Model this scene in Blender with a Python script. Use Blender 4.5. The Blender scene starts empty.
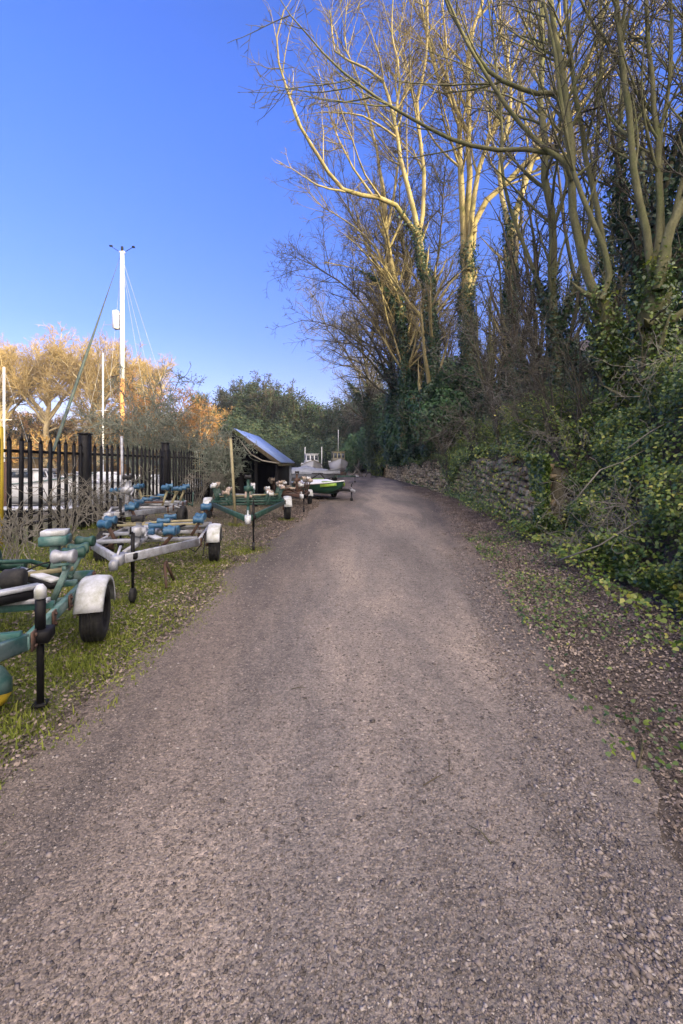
import bpy, math, random
import numpy as np
from mathutils import Vector, Matrix
rnd = random.Random(7)
RG = np.random.default_rng(11)
S = bpy.context.scene
C = S.collection
F, H0, EYE = 430.0, 464.0, 1.6
def P(px, py, Y):
    return np.array([(px-341.5)*Y/F, Y, EYE-(py-H0)*Y/F])
def sm(a, b, x):
    t = np.clip((np.asarray(x, float)-a)/(b-a), 0, 1)
    return t*t*(3-2*t)
# ---------------------------------------------------------------- materials
class NT:
    def __init__(s, name):
        s.m = bpy.data.materials.new(name); s.m.use_nodes = True
        s.t = s.m.node_tree; s.t.nodes.clear()
        s.out = s.n('ShaderNodeOutputMaterial')
    def n(s, typ, **kw):
        nd = s.t.nodes.new(typ)
        for k, v in kw.items():
            if k.startswith('i_'): nd.inputs[k[2:].replace('_', ' ')].default_value = v
            else: setattr(nd, k, v)
        return nd
    def l(s, a, b): s.t.links.new(a, b)
    def coord(s, scale=(1,1,1), kind='Object'):
        if kind == 'World':
            g = s.n('ShaderNodeNewGeometry'); o = g.outputs['Position']
        else:
            o = s.n('ShaderNodeTexCoord').outputs[kind]
        mp = s.n('ShaderNodeMapping'); mp.inputs['Scale'].default_value = scale
        s.l(o, mp.inputs['Vector']); return mp.outputs['Vector']
    def noise(s, vec, scale, detail=4, rough=.55, dist=0):
        nd = s.n('ShaderNodeTexNoise', i_Scale=scale, i_Detail=detail, i_Roughness=rough, i_Distortion=dist)
        s.l(vec, nd.inputs['Vector']); return nd.outputs['Fac']
    def vor(s, vec, scale, out='Distance', feature='F1'):
        nd = s.n('ShaderNodeTexVoronoi', i_Scale=scale, feature=feature)
        s.l(vec, nd.inputs['Vector']); return nd.outputs[out]
    def ramp(s, fac, stops, interp='LINEAR'):
        nd = s.n('ShaderNodeValToRGB'); r = nd.color_ramp; r.interpolation = interp
        while len(r.elements) < len(stops): r.elements.new(.5)
        for e, (p, c) in zip(r.elements, stops):
            e.position = p; e.color = (*c, 1) if len(c) == 3 else c
        s.l(fac, nd.inputs['Fac']); return nd.outputs['Color']
    def mix(s, fac, a, b, mode='MIX'):
        nd = s.n('ShaderNodeMix', data_type='RGBA', blend_type=mode)
        for sock, v in ((nd.inputs[0], fac), (nd.inputs[6], a), (nd.inputs[7], b)):
            if hasattr(v, 'is_output'): s.l(v, sock)
            elif isinstance(v, (int, float)): sock.default_value = v
            else: sock.default_value = (*v, 1)
        return nd.outputs[2]
    def math(s, op, a, b=None, clamp=False):
        nd = s.n('ShaderNodeMath', operation=op, use_clamp=clamp)
        for i, v in enumerate((a, b)):
            if v is None: continue
            if hasattr(v, 'is_output'): s.l(v, nd.inputs[i])
            else: nd.inputs[i].default_value = v
        return nd.outputs[0]
    def bsdf(s, col, rough=.8, spec=.3, metal=0, bump=None, bstr=.5, bdist=.02, trans=0):
        p = s.n('ShaderNodeBsdfPrincipled')
        if hasattr(col, 'is_output'): s.l(col, p.inputs['Base Color'])
        else: p.inputs['Base Color'].default_value = (*col, 1)
        if hasattr(rough, 'is_output'): s.l(rough, p.inputs['Roughness'])
        else: p.inputs['Roughness'].default_value = rough
        p.inputs['Specular IOR Level'].default_value = spec
        p.inputs['Metallic'].default_value = metal
        if bump is not None:
            b = s.n('ShaderNodeBump', i_Strength=bstr, i_Distance=bdist)
            s.l(bump, b.inputs['Height']); s.l(b.outputs[0], p.inputs['Normal'])
        if trans:
            t = s.n('ShaderNodeBsdfTranslucent')
            if hasattr(col, 'is_output'): s.l(col, t.inputs['Color'])
            else: t.inputs['Color'].default_value = (*col, 1)
            mx = s.n('ShaderNodeMixShader'); mx.inputs[0].default_value = trans
            s.l(p.outputs[0], mx.inputs[1]); s.l(t.outputs[0], mx.inputs[2]); s.l(mx.outputs[0], s.out.inputs['Surface'])
        else:
            s.l(p.outputs[0], s.out.inputs['Surface'])
        return s.m
def island(t): return t.n('ShaderNodeNewGeometry').outputs['Random Per Island']
def leafmat(name, stops, rough=.45, trans=.25, spec=.4):
    t = NT(name); v = t.coord(kind='World')
    f = t.math('ADD', t.math('MULTIPLY', island(t), .62), t.math('MULTIPLY', t.math('SUBTRACT', t.noise(v, 1.3, 4, .7), .30), .95), True)
    return t.bsdf(t.ramp(f, stops), rough, spec, trans=trans)
def paint(name, col, col2, rough=.5, scale=6, metal=0, amount=(.45,.7), spec=.4):
    t = NT(name); v = t.coord()
    n = t.noise(v, scale, 6, .65); n2 = t.noise(v, scale*9, 3)
    f = t.ramp(n, [(amount[0], (0,0,0)), (amount[1], (1,1,1))])
    c = t.mix(f, col, col2)
    c = t.mix(.25, c, t.ramp(n2, [(.3, (.4,.4,.4)), (.7, (1,1,1))]), 'MULTIPLY')
    return t.bsdf(c, rough, spec, metal, n2, .2, .004)
def barkmat(name, a, b, moss, mossamt=(.5,.75), scale=5):
    t = NT(name); v = t.coord((1,1,.25)); w = t.coord()
    n = t.noise(v, scale*2, 6, .7); n2 = t.noise(w, scale*.35, 4); n3 = t.noise(w, scale*6, 3)
    c = t.ramp(n, [(.3, a), (.7, b)])
    c = t.mix(t.ramp(n2, [(mossamt[0], (0,0,0)), (mossamt[1], (1,1,1))]), c, moss)
    c = t.mix(.4, c, t.ramp(n3, [(.35, (.45,.45,.45)), (.6, (1,1,1))]), 'MULTIPLY')
    return t.bsdf(c, .9, .15, 0, n, .6, .02)
M = {}
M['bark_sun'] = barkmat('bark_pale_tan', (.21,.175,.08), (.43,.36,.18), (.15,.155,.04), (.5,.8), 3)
M['twig_tan'] = paint('twig_tan', (.30,.22,.12), (.42,.32,.17), .9, 3)
M['twig_brown'] = paint('twig_brown', (.10,.08,.035), (.27,.215,.09), .9, 2)
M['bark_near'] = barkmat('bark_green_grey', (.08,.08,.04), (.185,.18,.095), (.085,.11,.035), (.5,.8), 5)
M['twig_near'] = paint('twig_grey_brown', (.055,.05,.036), (.13,.12,.085), .9, 3)
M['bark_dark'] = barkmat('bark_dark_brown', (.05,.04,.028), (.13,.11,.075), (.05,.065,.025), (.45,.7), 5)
M['twig_grey'] = paint('twig_pale_grey', (.15,.14,.115), (.27,.25,.21), .9, 2)
M['twig_gold'] = paint('twig_gold', (.34,.24,.095), (.46,.35,.16), .9, .6)
M['twig_orange'] = paint('twig_orange_brown', (.42,.22,.09), (.50,.31,.13), .9, .5)
M['bark_pale'] = barkmat('bark_cream', (.28,.22,.11), (.52,.43,.26), (.22,.18,.07), (.55,.8), 1)
M['twig_frost'] = paint('twig_grey_green', (.15,.17,.13), (.30,.31,.24), .9, 2)
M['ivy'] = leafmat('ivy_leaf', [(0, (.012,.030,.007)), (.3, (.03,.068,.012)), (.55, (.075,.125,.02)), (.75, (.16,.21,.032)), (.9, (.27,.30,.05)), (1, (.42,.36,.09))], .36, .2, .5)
M['ivy_yellow'] = leafmat('ivy_leaf_yellowing', [(0, (.03,.07,.015)), (.3, (.08,.15,.02)), (.6, (.20,.26,.04)), (.85, (.38,.36,.07)), (1, (.50,.40,.10))], .4, .25, .5)
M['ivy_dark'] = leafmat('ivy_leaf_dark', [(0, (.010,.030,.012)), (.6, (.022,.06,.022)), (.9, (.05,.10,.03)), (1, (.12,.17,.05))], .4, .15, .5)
M['evergreen'] = leafmat('evergreen_leaf', [(0, (.014,.042,.016)), (.6, (.032,.085,.026)), (.92, (.07,.14,.035)), (1, (.13,.20,.06))], .5, .15)
M['far_leaf'] = leafmat('far_foliage', [(0, (.02,.042,.03)), (.5, (.04,.068,.04)), (.8, (.075,.09,.045)), (1, (.16,.13,.05))], .7, .2, .2)
M['far_orange'] = leafmat('far_foliage_orange', [(0, (.12,.09,.04)), (.5, (.26,.17,.06)), (1, (.42,.26,.08))], .8, .2, .1)
M['frost_leaf'] = leafmat('grey_green_leaf', [(0, (.06,.09,.06)), (.6, (.15,.19,.14)), (1, (.30,.33,.27))], .6, .2, .3)
M['litter'] = leafmat('dead_leaf', [(0, (.05,.04,.034)), (.3, (.11,.086,.07)), (.6, (.21,.168,.14)), (.82, (.36,.29,.235)), (.95, (.46,.34,.16)), (1, (.62,.54,.42))], .7, .1, .25)
M['grass'] = leafmat('grass_blade', [(0, (.06,.085,.014)), (.5, (.17,.21,.035)), (.85, (.30,.32,.07)), (1, (.42,.38,.16))], .6, .3, .2)
# gravel stones
t = NT('gravel_stone')
c = t.ramp(island(t), [(0, (.06,.052,.047)), (.4, (.15,.125,.11)), (.75, (.22,.185,.165)), (.96, (.27,.235,.21)), (1, (.38,.345,.31))])
M['stone'] = t.bsdf(c, .8, .3)
# road
t = NT('track_gravel'); v = t.coord(kind='World'); vs = t.coord((1,.22,1), 'World')
patch = t.noise(vs, .9, 5, .6, .4); fine = t.noise(v, 38, 6, .75); mid = t.noise(v, 9, 5, .65)
vd = t.vor(v, 80); vc = t.vor(v, 80, 'Color'); ffine = t.noise(v, 110, 4, .8); vd2 = t.vor(v, 110); vc2 = t.vor(v, 110, 'Color')
base = t.ramp(patch, [(.25, (.125,.113,.105)), (.45, (.21,.187,.169)), (.60, (.32,.272,.228)), (.78, (.205,.184,.167))])
base = t.mix(.75, base, t.ramp(fine, [(.3, (.35,.35,.36)), (.52, (.95,.95,.95)), (.72, (1.45,1.4,1.35))]), 'MULTIPLY')
sep = t.n('ShaderNodeSeparateColor'); t.l(vc, sep.inputs[0])
peb = t.ramp(sep.outputs[0], [(0, (.45,.45,.47)), (.55, (.95,.93,.92)), (.88, (1.2,1.15,1.1)), (1, (1.9,1.8,1.7))])
base = t.mix(.42, base, peb, 'MULTIPLY'); base = t.mix(.8, base, t.ramp(ffine, [(.30, (.25,.25,.26)), (.46, (.95,.95,.95)), (.75, (1.25,1.22,1.2))]), 'MULTIPLY')
sep2 = t.n('ShaderNodeSeparateColor'); t.l(vc2, sep2.inputs[0])
base = t.mix(.45, base, t.ramp(sep2.outputs[1], [(0, (.55,.55,.55)), (.5, (1,1,1)), (1, (1.35,1.3,1.25))]), 'MULTIPLY')
base = t.mix(.5, base, t.ramp(mid, [(.3, (.6,.6,.6)), (.6, (1.1,1.1,1.1))]), 'MULTIPLY')
sx = t.n('ShaderNodeSeparateXYZ'); t.l(v, sx.inputs[0])
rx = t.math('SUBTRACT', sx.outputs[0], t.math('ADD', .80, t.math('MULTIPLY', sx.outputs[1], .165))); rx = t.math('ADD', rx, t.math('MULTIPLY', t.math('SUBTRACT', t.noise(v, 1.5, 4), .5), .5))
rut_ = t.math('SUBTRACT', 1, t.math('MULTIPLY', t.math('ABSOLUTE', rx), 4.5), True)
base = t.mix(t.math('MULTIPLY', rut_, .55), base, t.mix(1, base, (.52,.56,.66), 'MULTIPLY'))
edge_ = t.math('MULTIPLY', t.math('SUBTRACT', t.math('ABSOLUTE', t.math('SUBTRACT', sx.outputs[0], t.math('ADD', .1, t.math('MULTIPLY', sx.outputs[1], .1)))), t.math('ADD', .35, t.math('MULTIPLY', t.noise(v, 2.2, 5, .7), .7))), 1.2, True)
base = t.mix(t.math('MULTIPLY', edge_, .9), base, t.mix(1, base, (.55,.54,.55), 'MULTIPLY'))
hgt = t.math('ADD', t.math('MULTIPLY', vd, -.7), t.math('ADD', fine, t.math('MULTIPLY', vd2, -.5)))
M['track'] = t.bsdf(base, .85, .25, 0, hgt, .8, .010)
# ground (verge, bank)
t = NT('earth_ground'); v = t.coord(kind='World')
n = t.noise(v, 1.1, 5, .6); f2 = t.noise(v, 30, 6, .75); n3 = t.noise(v, 5, 5, .7)
dirt = t.ramp(f2, [(.3, (.045,.038,.033)), (.55, (.115,.095,.08)), (.75, (.20,.168,.145))])
moss = t.ramp(f2, [(.3, (.035,.05,.012)), (.5, (.10,.13,.025)), (.75, (.20,.22,.05))])
sx = t.n('ShaderNodeSeparateXYZ'); t.l(v, sx.inputs[0])
green_l = t.math('MULTIPLY', t.math('SUBTRACT', -1.75, sx.outputs[0], ), 2.5, True)
near = t.math('SUBTRACT', 1.0, t.math('MULTIPLY', t.math('SUBTRACT', sx.outputs[1], 6.0), .25, True), True)
g = t.math('MULTIPLY', green_l, t.math('ADD', t.math('MULTIPLY', near, .8), .2))
g = t.math('MULTIPLY', g, t.ramp(t.mix(.5, n, n3), [(.36, (0,0,0)), (.52, (1,1,1))]))
col = t.mix(g, dirt, moss)
M['ground'] = t.bsdf(col, .95, .15, 0, t.math('ADD', f2, n3), .8, .04)
t = NT('hill_scrub'); v = t.coord(kind='World')
n = t.noise(v, .35, 6, .7); n2 = t.noise(v, 3, 5, .8)
col = t.mix(.6, t.ramp(n, [(.3, (.09,.08,.035)), (.5, (.20,.14,.06)), (.7, (.28,.19,.08))]), t.ramp(n2, [(.35, (.3,.3,.3)), (.65, (1.3,1.3,1.3))]), 'MULTIPLY')
M['scrub'] = t.bsdf(col, 1, .05, 0, n2, 1, .6)
t = NT('river_water'); v = t.coord((1,2.2,1), 'World')
n = t.noise(v, 1.6, 4, .6)
M['water'] = t.bsdf((.02,.03,.035), .06, .5, 0, n, .12, .05)
# walls
t = NT('wall_stone'); v = t.coord(kind='World')
r = island(t); n = t.noise(v, 9, 6, .7)
c = t.ramp(r, [(0, (.15,.12,.08)), (.4, (.29,.235,.15)), (.8, (.41,.34,.21)), (1, (.50,.43,.29))])
c = t.mix(.7, c, t.ramp(n, [(.32, (.5,.5,.45)), (.55, (1.25,1.22,1.15))]), 'MULTIPLY')
c = t.mix(t.ramp(t.noise(v, 1.7, 5, .7), [(.56, (0,0,0)), (.74, (1,1,1))]), c, (.11,.13,.045))
M['wallstone'] = t.bsdf(c, .95, .1, 0, n, .7, .03)
t = NT('wall_mortar'); v = t.coord(kind='World')
M['mortar'] = t.bsdf(t.ramp(t.noise(v, 14, 5, .7), [(.3, (.03,.028,.02)), (.7, (.11,.10,.07))]), 1, .05)
M['black'] = paint('black_paint', (.006,.006,.007), (.018,.016,.016), .6, 8, spec=.2)
M['rust'] = paint('rusty_steel', (.095,.052,.035), (.045,.035,.03), .8, 14)
M['teal'] = paint('teal_paint', (.045,.13,.115), (.19,.26,.24), .45, 7, amount=(.40,.66))
M['greenpaint'] = paint('dark_green_paint', (.018,.06,.045), (.10,.15,.12), .5, 9, amount=(.5,.75))
M['galv'] = paint('galvanised_steel', (.40,.42,.46), (.20,.19,.18), .5, 9, .3, amount=(.42,.7))
M['guard'] = paint('weathered_white_guard', (.52,.54,.57), (.27,.28,.22), .5, 9, amount=(.42,.72))
M['rubber'] = paint('tyre_rubber', (.012,.012,.013), (.035,.033,.03), .8, 20)
M['blue_roller'] = paint('blue_roller', (.018,.075,.15), (.07,.16,.24), .45, 9)
M['white'] = paint('white_gelcoat', (.72,.73,.74), (.5,.5,.48), .3, 2, amount=(.55,.85))
M['grey_tarp'] = paint('grey_tarp', (.25,.27,.31), (.15,.16,.18), .6, 3)
M['yellow'] = paint('yellow_paint', (.55,.40,.03), (.38,.26,.03), .5, 6)
M['ochre'] = paint('dull_yellow_paint', (.30,.27,.15), (.20,.17,.10), .6, 6)
M['orange_roller'] = paint('tan_roller', (.26,.20,.15), (.42,.36,.30), .6, 8)
M['lime'] = paint('lime_green_gelcoat', (.22,.40,.05), (.35,.45,.06), .35, 3)
M['dkgreen_gel'] = paint('dark_green_gelcoat', (.015,.07,.04), (.03,.10,.06), .35, 3)
M['glass'] = NT('dark_glass').bsdf((.03,.04,.05), .08, .6)
M['varnish'] = paint('varnished_spar', (.50,.24,.07), (.60,.33,.11), .35, 2)
M['sailcover'] = paint('green_sailcover', (.05,.075,.075), (.09,.11,.11), .7, 3)
M['lamp_red'] = paint('red_lens', (.35,.02,.015), (.2,.02,.015), .3, 8)
M['wood_black'] = None
t = NT('tarred_boards'); v = t.coord((7,7,.5), 'World')
n = t.noise(v, 1, 4); M['wood_black'] = t.bsdf(t.ramp(n, [(.3, (.003,.003,.004)), (.7, (.014,.013,.014))]), .8, .1, 0, n, .5, .02)
t = NT('sheet_roof'); v = t.coord(kind='World'); w = t.n('ShaderNodeTexWave', i_Scale=2.1, bands_direction='Y'); t.l(v, w.inputs['Vector'])
n = t.noise(v, 2, 5)
M['roof'] = t.bsdf(t.ramp(n, [(.3, (.13,.20,.42)), (.7, (.22,.31,.58))]), .35, .6, .1, w.outputs['Fac'], .5, .03)
# ---------------------------------------------------------------- mesh helpers
def link(name, V, faces_sizes, idx, mats, parent=None, smooth=False, mi=None):
    me = bpy.data.meshes.new(name)
    V = np.asarray(V, np.float32); idx = np.asarray(idx, np.int32); n = np.asarray(faces_sizes, np.int32)
    me.vertices.add(len(V)); me.vertices.foreach_set('co', V.ravel())
    me.loops.add(len(idx)); me.loops.foreach_set('vertex_index', idx)
    me.polygons.add(len(n)); st = np.zeros(len(n), np.int32); st[1:] = np.cumsum(n)[:-1]
    me.polygons.foreach_set('loop_start', st)
    try: me.polygons.foreach_set('loop_total', n)
    except Exception: pass
    for m in (mats if isinstance(mats, (list, tuple)) else [mats]): me.materials.append(m)
    if mi is not None: me.polygons.foreach_set('material_index', np.asarray(mi, np.int32))
    if smooth: me.polygons.foreach_set('use_smooth', np.ones(len(n), bool))
    me.update(calc_edges=True); me.validate()
    o = bpy.data.objects.new(name, me); C.objects.link(o)
    if parent: o.parent = parent
    return o
def tag(o, label=None, cat=None, group=None, kind=None):
    if label: o['label'] = label
    if cat: o['category'] = cat
    if group: o['group'] = group
    if kind: o['kind'] = kind
    return o
def thing(name, label, cat, loc=(0,0,0), rz=0, group=None):
    o = bpy.data.objects.new(name, None); C.objects.link(o)
    o.location = loc; o.rotation_euler = (0,0,rz)
    return tag(o, label, cat, group)
def copy_tree(o, parent=None):
    c = o.copy(); C.objects.link(c)
    if parent: c.parent = parent
    for ch in [x for x in bpy.data.objects if x.parent == o]: copy_tree(ch, c)
    return c
class MB:
    def __init__(s): s.V = []; s.F = []; s.n = 0
    def add(s, V, Fs):
        s.V.extend([tuple(map(float, v)) for v in V]); s.F.extend([[i+s.n for i in f] for f in Fs]); s.n += len(V); return s
    def box(s, c, d, rz=0, bev=.0):
        x, y, z = d[0]/2, d[1]/2, d[2]/2; ca, sa = math.cos(rz), math.sin(rz)
        b = min(bev or .12*min(x, y, z)*2, .01 if not bev else bev)
        vs = []
        for zz, ins in ((-z, b), (-z+b, 0), (z-b, 0), (z, b)):
            for X, Y in ((-x+ins, -y+ins), (x-ins, -y+ins), (x-ins, y-ins), (-x+ins, y-ins)):
                vs.append((c[0]+X*ca-Y*sa, c[1]+X*sa+Y*ca, c[2]+zz))
        f = [(3,2,1,0), (12,13,14,15)]
        for k in range(3):
            for i in range(4): f.append((k*4+i, k*4+(i+1)%4, k*4+4+(i+1)%4, k*4+4+i))
        return s.add(vs, f)
    def bar(s, a, b, w, h=None, up=(0,0,1)):
        a, b = Vector(a), Vector(b); h = h or w; d = (b-a).normalized(); u = Vector(up)
        if abs(d.dot(u)) > .95: u = Vector((1,0,0))
        x = d.cross(u).normalized(); y = x.cross(d).normalized(); c = .18
        vs = []
        prof = [(-1+c,-1),(1-c,-1),(1,-1+c),(1,1-c),(1-c,1),(-1+c,1),(-1,1-c),(-1,-1+c)]
        for p in (a, b):
            for i, j in prof: vs.append(p+x*i*w/2+y*j*h/2)
        f = [tuple(range(7,-1,-1)), tuple(range(8,16))]+[(i,(i+1)%8,8+(i+1)%8,8+i) for i in range(8)]
        return s.add(vs, f)
    def tube(s, pts, rr, n=8, cap=True):
        pts = [Vector(p) for p in pts]; k = len(pts)
        if not isinstance(rr, (list, tuple)): rr = [rr]*k
        vs = []
        ref = None
        for i, p in enumerate(pts):
            d = (pts[min(i+1, k-1)]-pts[max(i-1, 0)]).normalized()
            if ref is None: ref = Vector((0,0,1)) if abs(d.z) < .9 else Vector((1,0,0))
            x = d.cross(ref).normalized(); y = x.cross(d).normalized(); ref = y
            for j in range(n):
                a = 2*math.pi*j/n; vs.append(p+(x*math.cos(a)+y*math.sin(a))*rr[i])
        f = [(i*n+j, i*n+(j+1)%n, (i+1)*n+(j+1)%n, (i+1)*n+j) for i in range(k-1) for j in range(n)]
        if cap: f += [tuple(range(n-1,-1,-1)), tuple((k-1)*n+j for j in range(n))]
        return s.add(vs, f)
    def lathe(s, c, axis, prof, n=20):       # prof: (along, radius)
        ax = Vector(axis).normalized(); c = Vector(c)
        ref = Vector((0,0,1)) if abs(ax.z) < .9 else Vector((1,0,0))
        x = ax.cross(ref).normalized(); y = ax.cross(x); k = len(prof); vs = []
        for a, r in prof:
            for j in range(n):
                q = 2*math.pi*j/n; vs.append(c+ax*a+(x*math.cos(q)+y*math.sin(q))*max(r, .0005))
        f = [(i*n+j, i*n+(j+1)%n, (i+1)*n+(j+1)%n, (i+1)*n+j) for i in range(k-1) for j in range(n)]
        f += [tuple(range(n-1,-1,-1)), tuple((k-1)*n+j for j in range(n))]
        return s.add(vs, f)
    def build(s, name, mat, parent=None, smooth=False):
        return link(name, s.V, [len(f) for f in s.F], [i for f in s.F for i in f], mat, parent, smooth)
# vectorised tubes
def tubes_arrays(Pp, R, s):
    N, k, _ = Pp.shape
    T = np.empty_like(Pp); T[:,1:-1] = Pp[:,2:]-Pp[:,:-2]; T[:,0] = Pp[:,1]-Pp[:,0]; T[:,-1] = Pp[:,-1]-Pp[:,-2]
    T /= np.linalg.norm(T, axis=2, keepdims=True)+1e-9
    ref = np.zeros((N,1,3)); m = np.abs((Pp[:,-1]-Pp[:,0])[:,2]) > .8*np.linalg.norm(Pp[:,-1]-Pp[:,0], axis=1)
    ref[:,0,2] = 1; ref[m] = (1,0.13,0)
    x = np.cross(T, np.broadcast_to(ref, T.shape)); x /= np.linalg.norm(x, axis=2, keepdims=True)+1e-9
    y = np.cross(x, T)
    a = np.arange(s)*2*np.pi/s
    V = Pp[:,:,None,:] + (x[:,:,None,:]*np.cos(a)[None,None,:,None]+y[:,:,None,:]*np.sin(a)[None,None,:,None])*R[:,:,None,None]
    V = V.reshape(-1,3)
    b = (np.arange(N)*k*s)[:,None,None]; i = (np.arange(k-1)*s)[None,:,None]; j = np.arange(s)[None,None,:]; j2 = (j+1)%s
    q = np.stack(np.broadcast_arrays(b+i+j, b+i+j2, b+i+s+j2, b+i+s+j), -1).reshape(-1,4)
    return V, q
def build_tubes(name, sets, mat, parent, sides, smooth=True):
    Vs, Qs, o = [], [], 0
    for (Pp, R), s in zip(sets, sides):
        if len(Pp) == 0: continue
        V, q = tubes_arrays(Pp, R, s); Vs.append(V); Qs.append(q+o); o += len(V)
    V = np.concatenate(Vs); Q = np.concatenate(Qs)
    return link(name, V, np.full(len(Q), 4), Q.ravel(), mat, parent, smooth)
def resample(pts, k):
    pts = np.asarray(pts, float); n = len(pts)
    seg = np.r_[0, np.cumsum(np.linalg.norm(np.diff(pts, axis=0), axis=1))]
    t = np.linspace(0, seg[-1], k)
    ext = np.vstack([2*pts[0]-pts[1], pts, 2*pts[-1]-pts[-2]])
    out = []
    for tt in t:
        i = min(np.searchsorted(seg, tt, side='right')-1, n-2); u = (tt-seg[i])/(seg[i+1]-seg[i]+1e-9)
        p0, p1, p2, p3 = ext[i], ext[i+1], ext[i+2], ext[i+3]
        out.append(.5*((2*p1)+(-p0+p2)*u+(2*p0-5*p1+4*p2-p3)*u*u+(-p0+3*p1-3*p2+p3)*u**3))
    return np.array(out)
def grow(Pp, R, M_, lf, ang, k, rg, tlo=.2, thi=1., trop=.05, wig=.12, rf=.55, rtip=.004, lmin=.2, rmin=.005, bias=None, lmax=99):
    N, kk, _ = Pp.shape
    L = np.linalg.norm(np.diff(Pp, axis=1), axis=2).sum(1)
    pi = rg.choice(N, M_, p=L/L.sum()); t = tlo+(thi-tlo)*rg.random(M_)**.85
    u = t*(kk-1); i = np.minimum(u.astype(int), kk-2); fr = (u-i)[:,None]
    pos = Pp[pi,i]*(1-fr)+Pp[pi,i+1]*fr; T = Pp[pi,i+1]-Pp[pi,i]; T /= np.linalg.norm(T, axis=1, keepdims=True)+1e-9
    r0 = R[pi,i]*(1-fr[:,0])+R[pi,i+1]*fr[:,0]
    q = rg.normal(size=(M_,3))
    if bias is not None: q += np.asarray(bias)
    q -= (q*T).sum(1,keepdims=True)*T; q /= np.linalg.norm(q, axis=1, keepdims=True)+1e-9
    a = np.radians(ang)*(.7+.6*rg.random(M_))[:,None]
    d = np.cos(a)*T+np.sin(a)*q
    Lc = np.clip(L[pi]*lf*(1-.55*t)*(.55+.8*rg.random(M_)), lmin, lmax)
    out = np.empty((M_,k,3)); out[:,0] = pos; st = (Lc/(k-1))[:,None]
    cur = rg.normal(size=(M_,3))*wig*.5
    for s in range(1, k):
        d = d+rg.normal(size=(M_,3))*wig+cur; d[:,2] += trop
        d /= np.linalg.norm(d, axis=1, keepdims=True); out[:,s] = out[:,s-1]+d*st
    rs = np.maximum(r0*rf*(.6+.5*rg.random(M_)), rmin)
    Rr = rs[:,None]*(1-np.linspace(0,1,k))[None]**.8+rtip*np.ones((M_,k))
    return out, Rr
# leaves
def leaves(name, pos, nrm, size, mat, parent=None, rg=RG, aspect=.8, droop=.25):
    N = len(pos); nrm = nrm/(np.linalg.norm(nrm, axis=1, keepdims=True)+1e-9)
    r = rg.normal(size=(N,3)); u = np.cross(nrm, r); u /= np.linalg.norm(u, axis=1, keepdims=True)+1e-9; w = np.cross(nrm, u)
    size = np.broadcast_to(size, (N,))[:,None]
    def pt(a, b, c): return pos+u*a*size+w*b*size*aspect+nrm*c*size
    V = np.stack([pt(-.45,0,0), pt(-.25,.42,-droop*.5), pt(.15,.32,-droop*.4), pt(.55,0,-droop), pt(.15,-.32,-droop*.4), pt(-.25,-.42,-droop*.5)], 1).reshape(-1,3)
    b = (np.arange(N)*6)[:,None]
    Q = np.concatenate([b+[0,3,2,1], b+[0,5,4,3]], 1).reshape(-1,4)
    return link(name, V, np.full(len(Q), 4), Q.ravel(), mat, parent, False)
# ---------------------------------------------------------------- terrain
YB = [0, 2.0, 3.9, 7.56, 12.3, 17.6, 38, 69, 90, 140]
XBs = [2.6, 2.75, 3.15, 3.85, 4.5, 5.1, 5.3, 4.7, 3.2, -2]
def XB(Y): return np.interp(Y, YB, XBs)
def vnoise(x, y, s, seed=0):
    x = np.asarray(x)/s; y = np.asarray(y)/s
    return (np.sin(x*1.7+y*.9+seed)+np.sin(-x*.8+y*1.9+seed*2.3)+np.sin(x*2.9-y*2.3+seed*1.1)*.5+np.sin(x*.6+y*3.7+seed*.7)*.5)/3
def terr(X, Y):
    X = np.asarray(X, float); Y = np.asarray(Y, float)
    z = np.zeros(np.broadcast(X, Y).shape)
    z = z+.30*sm(-2.4, -5.0, X)+.015*vnoise(X, Y, .5)*sm(-2.0, -2.6, X)
    river = sm(-8.0, -9.6, X)*(1-sm(44, 47, Y))
    z = z*(1-river)-1.9*river
    far = sm(46, 75, Y)*sm(-5, -22, X)
    z = z+far*(1.2+(7+1.2*vnoise(X, Y, 7))*sm(62, 100, Y)+5*sm(90, 180, Y))
    z = z+7*sm(95, 200, Y)*(1-far)
    s = X-XB(Y)
    wall = sm(7.9, 9.3, Y)
    foot = .12*sm(-.9, 0, s)*(1-wall*.4)
    st = 2.9*sm(.0, 2.0, s)
    stw = 1.75*sm(.22, .42, s)+1.7*sm(.4, 3.0, s)
    fade = 1-sm(75, 110, Y)
    bank = (st*(1-wall)+stw*wall)
    hill = np.clip(s-1.9, 0, None)*.54
    hill = np.minimum(hill, 18.5+.05*np.clip(s-36, 0, 100))*(1-.0*sm(30,60,Y))
    z = z+(foot+bank+hill*(1+.10*vnoise(X, Y, 9))+.12*vnoise(X, Y, .9)*sm(.3, 1.5, s))*fade
    return z
def grid(xs, ys):
    X, Y = np.meshgrid(xs, ys); return X, Y
def sheet(name, X, Y, Z, mat, smooth=True, mi=None):
    ny, nx = X.shape
    V = np.stack([X, Y, Z], -1).reshape(-1,3)
    i = (np.arange(ny-1)*nx)[:,None]; j = np.arange(nx-1)[None]
    Q = np.stack([i+j, i+j+1, i+nx+j+1, i+nx+j], -1).reshape(-1,4)
    return link(name, V, np.full(len(Q), 4), Q.ravel(), mat, None, smooth, mi), Q
xs = np.r_[-260,-200,-150,-100, np.arange(-70,-12,3), np.arange(-12,-5,.3), np.arange(-5,-1.8,.12), np.arange(-1.8,2.5,.35), np.arange(2.5,9,.1), np.arange(9,16,.5), np.arange(16,60,3), 80,120,160]
ys = np.r_[-100,-80,-60, np.arange(-40,-4,3), np.arange(-4,14,.2), np.arange(14,40,.5), np.arange(40,130,2), 140,160,180,210,260,330]
X, Y = grid(xs, ys)
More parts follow.
